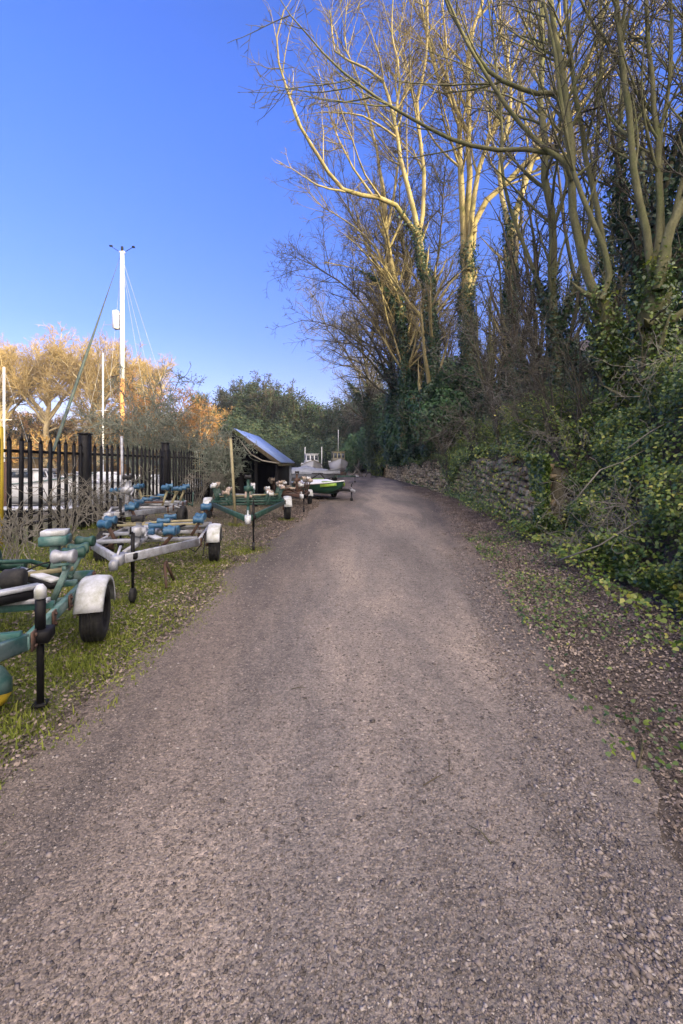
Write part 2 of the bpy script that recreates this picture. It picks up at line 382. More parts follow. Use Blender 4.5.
q, Q = sheet('ground', X, Y, terr(X, Y), [M['ground'], M['scrub']])
cx = X[:-1,:-1].ravel(); cy = Y[:-1,:-1].ravel()
q.data.polygons.foreach_set('material_index', ((cy > 46)&(cx < -25-(cy-50)*.12)).astype(np.int32))
tag(q, kind='structure')
# track
ys = np.r_[np.arange(-3, 20, .15), np.arange(20, 100, .8)]
us = np.linspace(0, 1, 45)
def road_lr(Y):
    l = np.interp(Y, [-3,2,3.8,7.2,19,40,62,90,120], [-1.9,-1.75,-1.7,-1.6,-.75,0,.55,-1.5,-8])+.12*vnoise(Y, 0, .35)+.08*vnoise(Y, 3, 1.1, 5)
    r = np.interp(Y, [-3,1.8,2.5,3.9,7.56,12.3,17.6,38,69,90,120], [1.25,1.35,1.62,1.95,2.65,3.5,4.35,5.0,4.45,2.6,-4])+.15*vnoise(Y, 0, .6, 2)+.09*vnoise(Y, 2, .19, 5)
    return l, r
def road_h(X, Y, e):
    z = .006+.0176*np.clip(e, 0, 1)**.5*(1+.6*vnoise(X*3, Y, 1.2, 4))-.010*np.exp(-((X-(.80+.165*Y))/.16)**2)*(Y < 20)
    return np.maximum(z, .005)
U, Y = grid(us, ys); Lr, Rr = road_lr(Y); X = Lr+(Rr-Lr)*U
e = np.sin(np.pi*U)
Z = road_h(X, Y, e)
Zf = Z+terr(X, Y)
o, _ = sheet('gravel_track', X, Y, Zf, M['track']); tag(o, kind='structure')
# river
w = MB().add([(-260,-80,-.62),(-8,-80,-.62),(-8,48,-.62),(-260,48,-.62)], [(0,1,2,3)]).build('river_water', M['water']); tag(w, kind='structure')
# ---------------------------------------------------------------- scatters
def surf_normal(X, Y, e=.05):
    dx = (terr(X+e, Y)-terr(X-e, Y))/(2*e); dy = (terr(X, Y+e)-terr(X, Y-e))/(2*e)
    n = np.stack([-dx, -dy, np.ones_like(dx)], -1); return n/np.linalg.norm(n, axis=1, keepdims=True)
def track_z(X, Y):
    l, r = road_lr(Y); u = np.clip((X-l)/(r-l), 0, 1)
    return np.where((X > l)&(X < r), road_h(X, Y, np.sin(np.pi*u)), 0)+terr(X, Y)
# loose stones: denser near the camera and along the edges
def stones(name, X, Y, size, mat, label, cat):
    N = len(X); base = np.array([[1,0,0],[0,1,0],[-1,0,0],[0,-1,0],[0,0,.7],[0,0,-.5]])
    V = base[None]*(1+.35*RG.normal(size=(N,6,1)).clip(-1.2,1.2))+RG.normal(size=(N,6,3))*.18
    a = RG.random(N)*6.28; ca, sa = np.cos(a), np.sin(a)
    sc = np.stack([size*(.7+.6*RG.random(N)), size*(.7+.6*RG.random(N)), size*(.45+.4*RG.random(N))], -1)
    V = V*sc[:,None]; x = V[...,0]*ca[:,None]-V[...,1]*sa[:,None]; y = V[...,0]*sa[:,None]+V[...,1]*ca[:,None]
    V = np.stack([x+X[:,None], y+Y[:,None], V[...,2]+(track_z(X, Y)+size*.12)[:,None]], -1).reshape(-1,3)
    f = np.array([[0,1,4],[1,2,4],[2,3,4],[3,0,4],[1,0,5],[2,1,5],[3,2,5],[0,3,5]])
    T = ((np.arange(N)*6)[:,None,None]+f[None]).reshape(-1,3)
    return tag(link(name, V, np.full(len(T), 3), T.ravel(), mat), kind='stuff', label=label, cat=cat)
N = 150000
Yv = .95+ (RG.random(N)**2.3)*13; Xv = RG.uniform(-1, 1, N)*(.85*Yv+.2)
l, r = road_lr(Yv); clump = vnoise(Xv, Yv*.4, .35, 3)+.7*RG.normal(size=N)
keep = (Xv > l-.3)&(Xv < r+.6)&(clump > -1.0)
Xv, Yv = Xv[keep], Yv[keep]
sz = .0030+.0055*RG.random(len(Xv))**2.5+.010*(RG.random(len(Xv)) > .985)*RG.random(len(Xv)); sz *= (.85+.09*Yv)
nr_ = 9000; Yr = 1.3+7*RG.random(nr_)**1.3; Xr = .80+.165*Yr+.10*RG.normal(size=nr_)+.12*vnoise(Yr, 0, .8, 3)
Xv = np.r_[Xv, Xr]; Yv = np.r_[Yv, Yr]; sz = np.r_[sz, .004+.011*RG.random(nr_)**2.5]
stones('loose_gravel', Xv, Yv, sz, M['stone'], 'loose grey and buff gravel scattered over the track', 'gravel')
# fallen leaves
def litter(n, xf, yl, size, seed, name, label):
    rg = np.random.default_rng(seed)
    Yv = yl[0]+(yl[1]-yl[0])*rg.random(n)**1.5; Xv = xf(Yv, rg)
    Zv = track_z(Xv, Yv)+.008+.012*rg.random(n)
    nr = surf_normal(Xv, Yv)+rg.normal(size=(n,3))*.35
    o = leaves(name, np.stack([Xv,Yv,Zv], -1), nr, size*(.5+.8*rg.random(n))*np.minimum(.55+.11*Yv, 1.3), M['litter'], rg=rg, aspect=.75, droop=-.25)
    return tag(o, label, 'leaf litter', kind='stuff')
def xr(Y, rg):
    l, r = road_lr(Y); return r-.1+(XB(Y)-r+.5)*rg.random(len(Y))-.30*sm(1.5,4,Y)*np.abs(rg.normal(size=len(Y)))*(rg.random(len(Y))>.4)+.2*(1-sm(1.5,3,Y))
litter(80000, xr, (1.2, 30), .027, 1, 'fallen_leaves', 'brown fallen leaves carpeting the foot of the ivy bank')
def xl(Y, rg): return np.clip(road_lr(Y)[0]-.1-np.abs(rg.normal(size=len(Y)))*1.7+.2, -5.6, 9)
litter(30000, xl, (2.0, 24), .030, 2, 'fallen_leaves', 'tan fallen leaves among the grass under the boat trailers')
# grass on the left verge
def grass(n, seed):
    rg = np.random.default_rng(seed)
    Yv = 1.6+11*rg.random(n)**1.5; Xv = road_lr(Yv)[0]+.28-(1.0+3.4*rg.random(n))*rg.random(n)**.8
    hot = np.array([(-2.2,3.85),(-1.99,2.62),(-2.05,6.95),(-2.5,4.9),(-2.35,2.7),(-3.7,6.6),(-2.6,4.2),(-2.2,3.4),(-1.75,7.85),(-1.55,12.3),(-5.1,6.5),(-5.0,9.9),(-2.74,11.1),(-5.2,8.72),(-2.3,5.6),(-3.1,5.2)])
    nh = 7000; hi = rg.integers(0, len(hot), nh); m0 = n-nh
    Xv[m0:] = hot[hi,0]+rg.normal(size=nh)*.13; Yv[m0:] = hot[hi,1]+rg.normal(size=nh)*.13
    isl = np.arange(n) >= m0
    d = vnoise(Xv, Yv, .33, 1)+.6*vnoise(Xv, Yv, 1.3, 6)+.8*rg.normal(size=n)+isl*2.5
    k = (d > .05+.28*np.maximum(Yv-5.2, 0)*~isl)&(Xv > -6)
    Xv, Yv, isl = Xv[k], Yv[k], isl[k]; n = len(Xv)
    Zv = terr(Xv, Yv); tf = vnoise(Xv, Yv, .21, 9)+.4*vnoise(Xv, Yv, .5, 2); h = (.012+.03*rg.random(n)**2)*(1+2.6*np.clip(tf-.45, 0, 1)+1.2*sm(-2.6,-4.0,Xv)+isl*.9); a = rg.random(n)*6.28; wd = .003+.0035*rg.random(n); le = rg.normal(size=(n,2))*.022
    p = np.stack([Xv,Yv,Zv], -1); s = np.stack([np.cos(a), np.sin(a), 0*a], -1)*wd[:,None]
    m = p+np.c_[le*.45, h*.65]; tp = p+np.c_[le, h]
    V = np.stack([p-s, p+s, m+s*.7, m-s*.7, tp], 1).reshape(-1,3); b = (np.arange(n)*5)[:,None]
    idx = np.concatenate([b+[0,1,2,3], b+[3,2,4]], 1).ravel(); sizes = np.tile([4,3], n)
    return tag(link('verge_grass', V, sizes, idx, M['grass']), 'short mossy grass of the verge beside the boat trailers', 'grass', kind='stuff')
grass(110000, 5)
# moss and clover tufts : small leaves lying in the verge
rg = np.random.default_rng(6); n = 26000
Yv = 1.8+7*rg.random(n)**1.4; Xv = road_lr(Yv)[0]+.15-(2.6*rg.random(n))
k = vnoise(Xv, Yv, .33, 1)+.6*vnoise(Xv, Yv, 1.3, 6)+.5*rg.normal(size=n) > .05
Xv, Yv = Xv[k], Yv[k]; n = len(Xv)
tag(leaves('moss_clumps', np.stack([Xv,Yv,terr(Xv,Yv)+.008+.018*rg.random(n)], -1), np.array([0,0,1.])+rg.normal(size=(n,3))*.5, .010+.016*rg.random(n), M['grass'], rg=rg), 'yellow green moss and clover in the grass verge', 'moss', kind='stuff')
# ivy on the bank
def bank_ivy(n, s_rng, y_rng, size, mat, name, label, seed, ypow=1.4, dens=0.0, thick=.3):
    rg = np.random.default_rng(seed)
    Yv = y_rng[0]+(y_rng[1]-y_rng[0])*rg.random(n)**ypow; s = s_rng[0]+(s_rng[1]-s_rng[0])*rg.random(n)
    Xv = XB(Yv)+s; Zv = terr(Xv, Yv)
    nr = surf_normal(Xv, Yv)
    cl = vnoise(Yv+s*.3, Zv+s*.6, .42, seed)+.5*vnoise(Yv, Zv, 1.3, seed+2)
    k = cl+.55*rg.normal(size=n) > dens
    off = (.04+thick*np.clip(cl+.6, 0, 1.4)*(.35+.65*rg.random(n)))
    p = np.stack([Xv,Yv,Zv], -1)+nr*off[:,None]
    nn = nr*.6+np.array([-.25,-.35,.55])+rg.normal(size=(n,3))*.55
    o = leaves(name, p[k], nn[k], (size*(.55+.75*rg.random(n))*(1+.028*Yv))[k], mat, rg=rg)
    return tag(o, label, 'ivy', kind='stuff')
bank_ivy(100000, (-.05, 2.3), (2.2, 9.0), .046, M['ivy'], 'bank_ivy', 'glossy green ivy covering the steep near bank', 21, 1.2, .02, .42)
bank_ivy(16000, (-.4, 1.3), (2.2, 11), .05, M['ivy_yellow'], 'bank_ivy', 'yellowing ivy and bramble leaves at the foot of the bank', 22, 1.2, .25, .26)
bank_ivy(60000, (.0, 4.5), (8, 36), .062, M['ivy'], 'bank_ivy', 'ivy hanging over the top of the rubble stone wall', 23, 1.2, -.1, .35)
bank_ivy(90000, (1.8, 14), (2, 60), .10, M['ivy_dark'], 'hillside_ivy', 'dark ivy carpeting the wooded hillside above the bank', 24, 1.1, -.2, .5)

bank_ivy(55000, (.12, 1.9), (9.6, 21), .047, M['ivy'], 'bank_ivy', 'thick hump of ivy on top of the wall under the bare shrubs', 27, 1.1, .0, .95)
bank_ivy(26000, (.12, 1.7), (8.4, 20), .045, M['ivy_yellow'], 'bank_ivy', 'pale yellowing ivy shoots over the hump above the wall', 28, 1.1, .35, 1.05)
bank_ivy(14000, (.2, 2.4), (2.6, 9), .045, M['ivy_yellow'], 'bank_ivy', 'yellow green ivy patches high on the near bank', 29, 1.1, .5, .5)
bank_ivy(8000, (-1.45, -.05), (2.0, 10), .030, M['ivy'], 'ground_ivy', 'trailing green ivy creeping over the leaf litter', 25, 1.0, .3, .03)
# ---------------------------------------------------------------- stone wall
W = thing('stone_wall', 'rubble stone retaining wall half covered in ivy along the track', 'wall')
ys = np.r_[np.arange(8.1, 72, .5)]
V = []; Fc = []
for i, y in enumerate(ys):
    x = float(XB(y)); h = 1.75+.18*math.sin(y*.6)+.1*math.sin(y*1.7); h *= float(sm(7.6, 9.2, y))*.4+.6
    V += [(x+.08,y,-.1),(x+.14,y,h),(x+.45,y,h),(x+.45,y,-.1)]
    if i: b = i*4; Fc += [(b-4,b,b+1,b-3),(b-3,b+1,b+2,b-2),(b-2,b+2,b+3,b-1)]
Fc += [(0,1,2,3), (len(V)-1,len(V)-2,len(V)-3,len(V)-4)]
MB().add(V, Fc).build('core', M['mortar'], W)
sb = MB(); y = 8.1
rs = random.Random(3)
z = -.05
while z < 1.75:
    hh = rs.uniform(.11, .2); y = 8.1+rs.random()*.4; ph = rs.random()*6
    while y < 66:
        ln = rs.choice((.10,.16,.2,.28,.36))*rs.uniform(.8,1.2)*(1+.012*y); top = 1.75+.18*math.sin(y*.6)+.1*math.sin(y*1.7)
        if z+hh < top+.03 and rs.random() > .03:
            x = float(XB(y+ln/2)); x2 = float(XB(y+ln/2+.1)); n0 = sb.n
            d = rs.uniform(.03, .085); cx_, cy_, cz_ = x+.07, y+ln/2, z+hh/2+.05*math.sin(y*1.7+ph*.3)+rs.uniform(-.03,.03)
            vs = []
            for sx_ in (-1, 1):
                for (a, b) in ((-1,-1),(0,-1.05),(1,-1),(1.04,0),(1,1),(0,1.05),(-1,1),(-1.04,0)):
                    sc = .86 if sx_ < 0 else 1.0
                    vs.append((cx_+sx_*d+rs.uniform(-.015,.015)+(.012*b), cy_+a*sc*(ln/2-.012)*rs.uniform(.72,1.08), cz_+b*sc*(hh/2-.004)*rs.uniform(.65,1.15)))
            f = [tuple(range(8)), tuple(range(15,7,-1))]+[(i,8+i,8+(i+1)%8,(i+1)%8) for i in range(8)]
            sb.add(vs, f)
        y += ln+.015
    z += hh+.012
o = sb.build('stone_face', M['wallstone'], W)
rgc = np.random.default_rng(31); n = 60000
Yv = 8.0+35*rgc.random(n)**1.3; dep = .14+.35*vnoise(Yv, 0, 1.1, 2)+.35*vnoise(Yv, 1, 3.1, 7)+1.3*(1-sm(8.2, 9.4, Yv))+1.0*np.exp(-((Yv-20)/1.6)**2)
dep = dep-.5*np.exp(-((Yv-12.8)/4.2)**4); dep = np.clip(dep, .08, 1.9)
zt = 1.95+.18*np.sin(Yv*.6); Zv = zt-dep*rgc.random(n)**1.2
Xv = XB(Yv)-.02-.22*rgc.random(n)*(.5+.5*np.clip(vnoise(Yv, Zv, .4, 4)+.6, 0, 1))
tag(leaves('wall_ivy', np.stack([Xv,Yv,Zv], -1), np.array([-.7,-.3,.5])+rgc.normal(size=(n,3))*.5, .055*(.6+.7*rgc.random(n))*(1+.03*Yv), M['ivy'], rg=rgc), 'curtain of ivy hanging down the face of the rubble wall', 'ivy', kind='stuff')
# ---------------------------------------------------------------- fence
Fn = thing('palisade_fence', 'black spiked palisade fence with thick posts behind the boat trailers', 'fence', (-5.2, 0, 0))
def fz(Y): return float(terr(-5.2, Y))
pb = MB(); pb.box((0,0,.97), (.035,.062,1.66)); 
vs = [(-.0175,-.031,1.8),(.0175,-.031,1.8),(.0175,.031,1.8),(-.0175,.031,1.8),(-.006,-.014,1.86),(.006,-.014,1.86),(.006,.014,1.86),(-.006,.014,1.86),(0,0,1.93)]
pb.add(vs, [(0,1,5,4),(1,2,6,5),(2,3,7,6),(3,0,4,7),(4,5,8),(5,6,8),(6,7,8),(7,4,8),(3,2,1,0)])
pale0 = None; posts = [5.0, 7.08, 8.72, 12.7, 16.9, 21.0, 25.0]
posts = [3.9, 8.72, 12.7, 16.7, 20.7, 24.7]
post_bm = MB(); post_bm.box((0,0,.93), (.16,.19,1.96)); post_bm.box((0,0,1.93), (.19,.22,.035)); post0 = None
for Yp in posts:
    if post0 is None: post0 = post_bm.build('post', M['black'], Fn); o = post0
    else: o = post0.copy(); C.objects.link(o)
    o.location = (.0, Yp, fz(Yp)-.05)
    o.scale = (1,1,1.02)
yy = 4.12; npale = 0
while yy < 24.6:
    if min(abs(yy-p) for p in posts) > .15:
        if pale0 is None: pale0 = pb.build('pale', M['black'], Fn); o = pale0
        else: o = pale0.copy(); C.objects.link(o)
        o.location = (.045, yy, fz(yy)-.14+rnd.uniform(-.01,.01)); o.rotation_euler = (rnd.uniform(-.012,.012), rnd.uniform(-.008,.008), rnd.uniform(-.06,.06)); npale += 1
    yy += .232
for z in (1.56, .36):
    for a, b in zip(posts[:-1], posts[1:]):
        MB().bar((-.0, a+.09, fz(a)+z-.05), (-.0, b-.09, fz(b)+z-.05), .045, .05).build('rail', M['black'], Fn)
# posts standing by the fence
def post_thing(name, label, a, b, w, mat, cat='post', rnd_=True, capm=None):
    t = thing(name, label, cat, tuple(a))
    d = Vector(b)-Vector(a)
    mb = MB(); (mb.tube([(0,0,-.1), d*.5, d], w/2, 10) if rnd_ else mb.bar((0,0,-.1), d, w))
    mb.build('shaft', mat, t, rnd_)
    c = MB(); c.lathe(d, d, [(0,w*.56),(.012,w*.56),(.02,w*.3)], 10); c.build('cap', capm or mat, t)
    return t
post_thing('yellow_post', 'square yellow post in front of the fence at the left edge', (-5.16,6.5,fz(6.5)), (-5.16,6.5,2.15), .065, M['yellow'], rnd_=False)
post_thing('grey_pole', 'slim grey metal pole rising in front of the palisade fence', (-5.04,9.9,fz(9.9)), (-5.06,9.9,2.22), .06, M['galv'], 'pole')
post_thing('leaning_post', 'slim dull yellow post leaning beside the green V-shaped trailer', (-2.73,11.1,0.03), (-2.86,11.1,2.24), .075, M['ochre'])
# ---------------------------------------------------------------- trailers
def wheel(parent, x, y, r, w, side):
    t = bpy.data.objects.new('wheel', None); C.objects.link(t); t.parent = parent
    t.location = (x, y, r)
    mb = MB(); pr = [(-w/2,r*.60),(-w/2,r*.80),(-w*.46,r*.93),(-w*.34,r*.99)]
    for k in range(5):
        a = -w*.30+w*.6*k/4
        pr += [(a-.010,r),(a-.004,r),(a-.003,r*.965),(a+.003,r*.965)] if k < 4 else [(a,r)]
    pr += [(w*.34,r*.99),(w*.46,r*.93),(w/2,r*.80),(w/2,r*.60),(w*.3,r*.56),(-w*.3,r*.56),(-w/2,r*.60)]
    mb.lathe((0,0,0), (0,1,0), pr, 28); mb.build('tyre', M['rubber'], t, False)
    rm = MB(); rm.lathe((0,0,0), (0,side,0), [(-w*.4,r*.60),(w*.42,r*.60),(w*.44,r*.54),(w*.2,r*.50),(w*.12,r*.3),(w*.22,r*.22),(w*.30,r*.2),(w*.34,.001)], 20)
    rm.build('rim', M['black'], t, False)
    for k in range(4):
        pass
def guard(parent, x, y, r, w, a0=15, a1=178, peak=0):
    n = 12; V = []; f = []
    for i in range(n+1):
        a = math.radians(a0+(a1-a0)*i/n)
        for j, (yy, dr) in enumerate(((-w/2,-.045),(-w/2,-.012),(-w/2+.02,0),(0,.010),(w/2-.02,0),(w/2,-.012),(w/2,-.045))):
            for rr in (0, ):
                V.append((x+math.cos(a)*(r+dr), y+yy, r*.78+math.sin(a)*(r+dr)*1.02+.02))
    m = 7
    for i in range(n):
        for j in range(m-1): f.append((i*m+j, i*m+j+1, (i+1)*m+j+1, (i+1)*m+j))
    if peak:
        b = len(V); a = math.radians(a0); 
        for yy in (-w/2, w/2): V.append((x+math.cos(a)*r+peak, y+yy*.9, r*.78+math.sin(a)*r+.03))
        V.append((x+math.cos(a)*r+peak*1.1, y, r*.78+math.sin(a)*r+.045))
        f += [(1,2,b+2,b),(2,3,b+2),(3,4,b+2),(4,5,b+1,b+2)]
    mb = MB(); mb.add(V, f); o = mb.build('mudguard', M['guard'], parent, True)
    s = o.modifiers.new('t', 'SOLIDIFY'); s.thickness = .008
    return o
def roller(parent, x, y, z, mat, L=.16, r=.055, yaw=0, white=False):
    mb = MB(); ax = (math.sin(yaw), math.cos(yaw), 0)
    mb.lathe((x,y,z), ax, [(-L/2,r*.35),(-L/2,r*.9),(-L*.4,r),(-L*.12,r*.72),(L*.12,r*.72),(L*.4,r),(L/2,r*.9),(L/2,r*.35)], 14)
    mb.build('roller', mat, parent, True)
def cradle(parent, x, y, z0, h, fm, rm, lean=.12, yaw=0, cap=None, rs=(.16,.055)):
    mb = MB(); sg = 1 if y >= 0 else -1
    top = (x, y+sg*lean, z0+h)
    mb.bar((x,y,z0-.03), top, .035, .045)
    mb.bar((x-.13, y+sg*lean, z0+h), (x+.13, y+sg*lean, z0+h), .03, .04)
    mb.bar((x-.13, y+sg*lean-.07, z0+h+.03), (x-.13, y+sg*lean+.07, z0+h+.03), .02)
    mb.bar((x+.13, y+sg*lean-.07, z0+h+.03), (x+.13, y+sg*lean+.07, z0+h+.03), .02)
    mb.build('roller_arm', fm, parent)
    roller(parent, x-.13, y+sg*lean, z0+h+.065, rm, rs[0], rs[1], rnd.uniform(-.5,.5)); roller(parent, x+.13, y+sg*lean, z0+h+.065+rnd.uniform(-.03,.03), cap or rm, rs[0], rs[1], rnd.uniform(-.5,.5))
def jockey(parent, x, y, z, fm, wheel_=True):
    mb = MB(); mb.tube([(x,y,.12),(x,y,z+.02)], .016, 10); mb.tube([(x,y,z-.18),(x,y,z+.26)], .022, 10)
    mb.box((x,y,z), (.09,.10,.07)); mb.bar((x,y,z+.27), (x+.09,y,z+.27), .015); mb.bar((x+.09,y,z+.26), (x+.09,y,z+.34), .018)
    o = mb.build('jockey_stand', fm, parent)
    if wheel_:
        w_ = MB(); w_.lathe((x,y,.085), (0,1,0), [(-.025,.02),(-.025,.075),(-.015,.085),(.015,.085),(.025,.075),(.025,.02)], 16)
        w_.build('jockey_wheel', M['rubber'], parent, True)
    else:
        MB().box((x,y,.03), (.12,.12,.015)).build('foot_plate', fm, parent)
def trailer(label, axle, hitch_d, yaw, w, xf, xr, z, fm, rollers, rm, vstyle=True, r=.26, tw=.15, vert_post=.55, group='boat trailers', guards=(1,-1), white=None, jock=True, peak=0, rs=(.16,.055), arm=None):
    """local x runs from the axle towards the hitch"""
    t = thing('boat_trailer', label, 'trailer', (axle[0], axle[1], float(terr(*axle))), yaw, group)
    L = hitch_d
    fr = MB()
    for s in (1, -1):
        fr.bar((xr, s*w, z), (xf, s*w, z), .045, .085)
    fr.bar((xr, -w, z+.003), (xr, w, z+.003), .05, .085)
    for cx_ in np.linspace(xr+.5, xf, 3):
        fr.bar((cx_, -w+.02, z+.055), (cx_, w-.02, z+.055), .05, .05)
    fr.bar((0, -w-.05, z-.09), (0, w+.05, z-.09), .06, .06)
    fr.build('frame', fm, t)
    tg = MB()
    for s in (1, -1): tg.bar((xf-.02, s*w, z+.004), (L-.12, s*.045, z+.06), .045, .10)
    tg.build('drawbar', fm, t)
    for s in (1, -1):
        mb = MB(); mb.bar((-.1, s*(w+.01), z-.04), (.02, s*(w+.05), r), .05, .06); mb.tube([(0, s*w, r), (0, s*(w+.1), r)], .022, 8); mb.build('suspension_arm', M['rust'], t)
        wheel(t, 0, s*(w+.14), r, tw, s)
        if s in guards: guard(t, 0, s*(w+.14), r+.055, tw+.05, peak=peak)
        mb = MB(); mb.bar((-.12, s*w, z+.03), (-.12, s*(w+.12), r*1.9), .02, .03); mb.bar((.12, s*w, z+.03), (.12, s*(w+.12), r*1.9), .02, .03); mb.build('guard_bracket', fm, t)
    hb = MB(); hb.box((L-.1, 0, z+.06), (.24,.11,.11)); hb.box((L+.04, 0, z+.05), (.14,.07,.06)); hb.lathe((L+.1,0,z+.03), (0,0,1), [(-.04,.045),(.03,.045),(.06,.025)], 12)
    hb.bar((L-.04,0,z+.11), (L-.16,0,z+.19), .025); hb.build('coupling', white or M['galv'], t)
    if jock: jockey(t, L-.25, .10, z+.06, M['black'])
    if vert_post:
        wp = MB(); x0 = L*.62
        wp.bar((x0,0,z+.05), (x0-.08,0,z+vert_post), .06, .06); wp.bar((x0-.45,0,z+.06), (x0-.07,0,z+vert_post*.7), .035, .04)
        wp.box((x0,.0,z+vert_post*.72), (.16,.12,.12)); wp.tube([(x0,-.09,z+vert_post*.72),(x0,.11,z+vert_post*.72)], .055, 12); wp.bar((x0,.12,z+vert_post*.72), (x0+.16,.13,z+vert_post*.6), .018)
        wp.build('winch_post', fm, t)
        roller(t, x0-.02, 0, z+vert_post+.06, M['rubber'], .14, .05)
    # central keel beam and rollers
    mb = MB(); mb.bar((xr, 0, z+.10), (L-.3, 0, z+.09), .05, .05); mb.build('keel_beam', fm, t)
    for cx_ in np.linspace(xr+.15, xf, 4): roller(t, cx_, 0, z+.175, rm, .2, .05)
    for (x, y, h) in rollers: cradle(t, x, y, z+.03, h*rnd.uniform(.85,1.2), arm or fm, rm, cap=white if rnd.random() < .45 and white else None, rs=rs)
    # U-bolt plates, brake cable, straps and chain
    for s in (1, -1):
        for bx in np.linspace(xr+.1, xf-.05, 5):
            mb = MB(); mb.box((bx, s*(w+.031), z), (.07,.012,.12)); mb.lathe((bx, s*(w+.036), z+.035), (0,s,0), [(0,.012),(.014,.012)], 6); mb.lathe((bx, s*(w+.036), z-.035), (0,s,0), [(0,.012),(.014,.012)], 6); mb.build('bracket', M['rust'], t)
    mb = MB(); mb.tube([(L-.2,.03,z),(L*.6,.10,z-.10),(xf*.7,.03,z-.16),(.1,.0,z-.12)], .008, 6); mb.build('brake_cable', M['black'], t, True)
    for k in range(4):
        x = rnd.uniform(xr, xf); y = rnd.uniform(-w, w); pts = [(x, y, z+.12)]
        for q in range(3): pts.append((pts[-1][0]+rnd.uniform(-.35,.35), max(-w-.1, min(w+.1, pts[-1][1]+rnd.uniform(-.45,.45))), z+rnd.uniform(-.16,.28)))
        mb = MB(); mb.tube([tuple(p_) for p_ in resample(pts, 10)], rnd.choice((.008,.012,.016)), 6); mb.build('strap', rnd.choice((M['rust'], M['black'], M['ochre'], M['greenpaint'])), t, True)
    for k in range(2):
        x = rnd.uniform(xr+.2, xf-.2); a_ = rnd.uniform(-.5,.5)
        mb = MB(); mb.bar((x, -w*.95, z+rnd.uniform(.09,.16)), (x+a_, w*.95, z+rnd.uniform(.09,.2)), .05, .035); mb.build('cross_pole', rnd.choice((M['rust'], M['galv'], M['ochre'])), t)
    mb = MB(); mb.box((xr-.03, 0, z-.02), (.03, 2*w*.9, .11)); mb.build('light_board', M['guard'], t)
    for s in (1, -1): MB().box((xr-.055, s*w*.72, z-.02), (.03,.16,.09)).build('tail_lamp', M['lamp_red'], t)
    return t
def yaw_of(a, h): return math.atan2(h[1]-a[1], h[0]-a[0])
# nearest: teal trailer
a1 = (-2.92, 3.61)
t1 = trailer('nearest teal trailer with one domed white mudguard over a black tyre', a1, 2.3, math.radians(-72), .62, 1.2, -.55, .46, M['teal'],
    [(-.35,-.45,.24),(-.35,.45,.22),(.35,.52,.25),(.75,-.42,.2)], M['greenpaint'], r=.25, tw=.17, vert_post=.6, white=M['galv'], guards=(1,))
# details of the nearest trailer: prop leg, padded bunks, tool boxes
def part(mb, name, mat, par, sm_=False): return mb.build(name, mat, par, sm_)
mb = MB(); mb.tube([(1.06,.66,-.0),(1.06,.66,.62)], .022, 12); mb.tube([(1.06,.66,.50),(1.06,.66,.69)], .031, 12); mb.box((1.06,.66,.46), (.14,.13,.08)); mb.box((1.06,.66,.01), (.08,.08,.02)); part(mb, 'prop_leg', M['black'], t1)
mb = MB(); mb.tube([(1.06,.66,.70),(1.06,.66,.76),(1.06,.66,.79)], [.036,.036,.015], 12); part(mb, 'leg_cap', M['guard'], t1)
mb = MB(); mb.bar((.55,.5,.61), (1.0,.02,.63), .10, .06); mb.bar((-.2,.1,.60), (.35,.55,.60), .09, .05); part(mb, 'bunk_pad', M['black'], t1)
mb = MB(); mb.bar((.55,.5,.66), (1.0,.02,.68), .09, .03); mb.bar((-.2,.1,.64), (.35,.55,.64), .08, .025); part(mb, 'bunk_cover', M['guard'], t1)
for (x, y, zz, rr) in ((-.15,-.15,.74,.12),(.45,.30,.70,.075)):
    mb = MB(); mb.lathe((x,y,zz), (0,1,0), [(-rr,.02),(-rr,rr*.8),(-rr*.8,rr),(rr*.8,rr),(rr,rr*.8),(rr,.02)], 18); part(mb, 'large_roller', M['greenpaint'] if rr > .11 else M['rubber'], t1, False)
mb = MB(); mb.tube([(.1,-.2,.62),(.0,0,.75),(-.2,.2,.70),(-.4,.35,.58),(-.3,.5,.5)], .02, 8); part(mb, 'hose', M['greenpaint'], t1, True)
mb = MB(); mb.box((-.35,.35,.86), (.2,.22,.09)); mb.bar((-.35,.35,.5), (-.35,.35,.82), .07, .1); part(mb, 'support_pad', M['teal'], t1)
mb = MB(); mb.box((-.35,.35,.93), (.17,.2,.05)); part(mb, 'pad_top', M['guard'], t1)
# float on the grass by the near trailer
bu = thing('mooring_buoy', 'yellow and green round buoy on the grass by the nearest prop leg', 'buoy', (-2.28, 2.72, float(terr(-2.28,2.72))))
mb = MB(); mb.lathe((0,0,.17), (0,.3,1), [(-.16,.01),(-.14,.08),(-.08,.145),(-.02,.165)], 20); part(mb, 'lower_shell', M['yellow'], bu, True)
mb = MB(); mb.lathe((0,0,.17), (0,.3,1), [(-.02,.166),(.06,.15),(.13,.09),(.16,.02)], 20); part(mb, 'upper_shell', M['teal'], bu, True)
a2, h2 = (-2.86, 6.8), (-2.42, 4.62)
d2 = math.dist(a2, h2)
t2 = trailer('silver galvanised trailer with bright blue rollers behind the teal one', a2, d2, yaw_of(a2, h2), .68, .9, -.95, .47, M['galv'],
    [(-.75,-.5,.30),(-.65,.5,.26),(.25,.5,.16),(.75,-.42,.22),(1.15,.25,.10)], M['blue_roller'], r=.27, tw=.15, vert_post=.35, guards=(1,), rs=(.15,.062), arm=M['rust'])
mb = MB(); mb.bar((1.25,.30,.28), (1.45,.36,.0), .03, .03); mb.bar((1.18,.30,.28), (1.05,.38,.0), .03, .03); part(mb, 'prop_stand', M['rust'], t2)
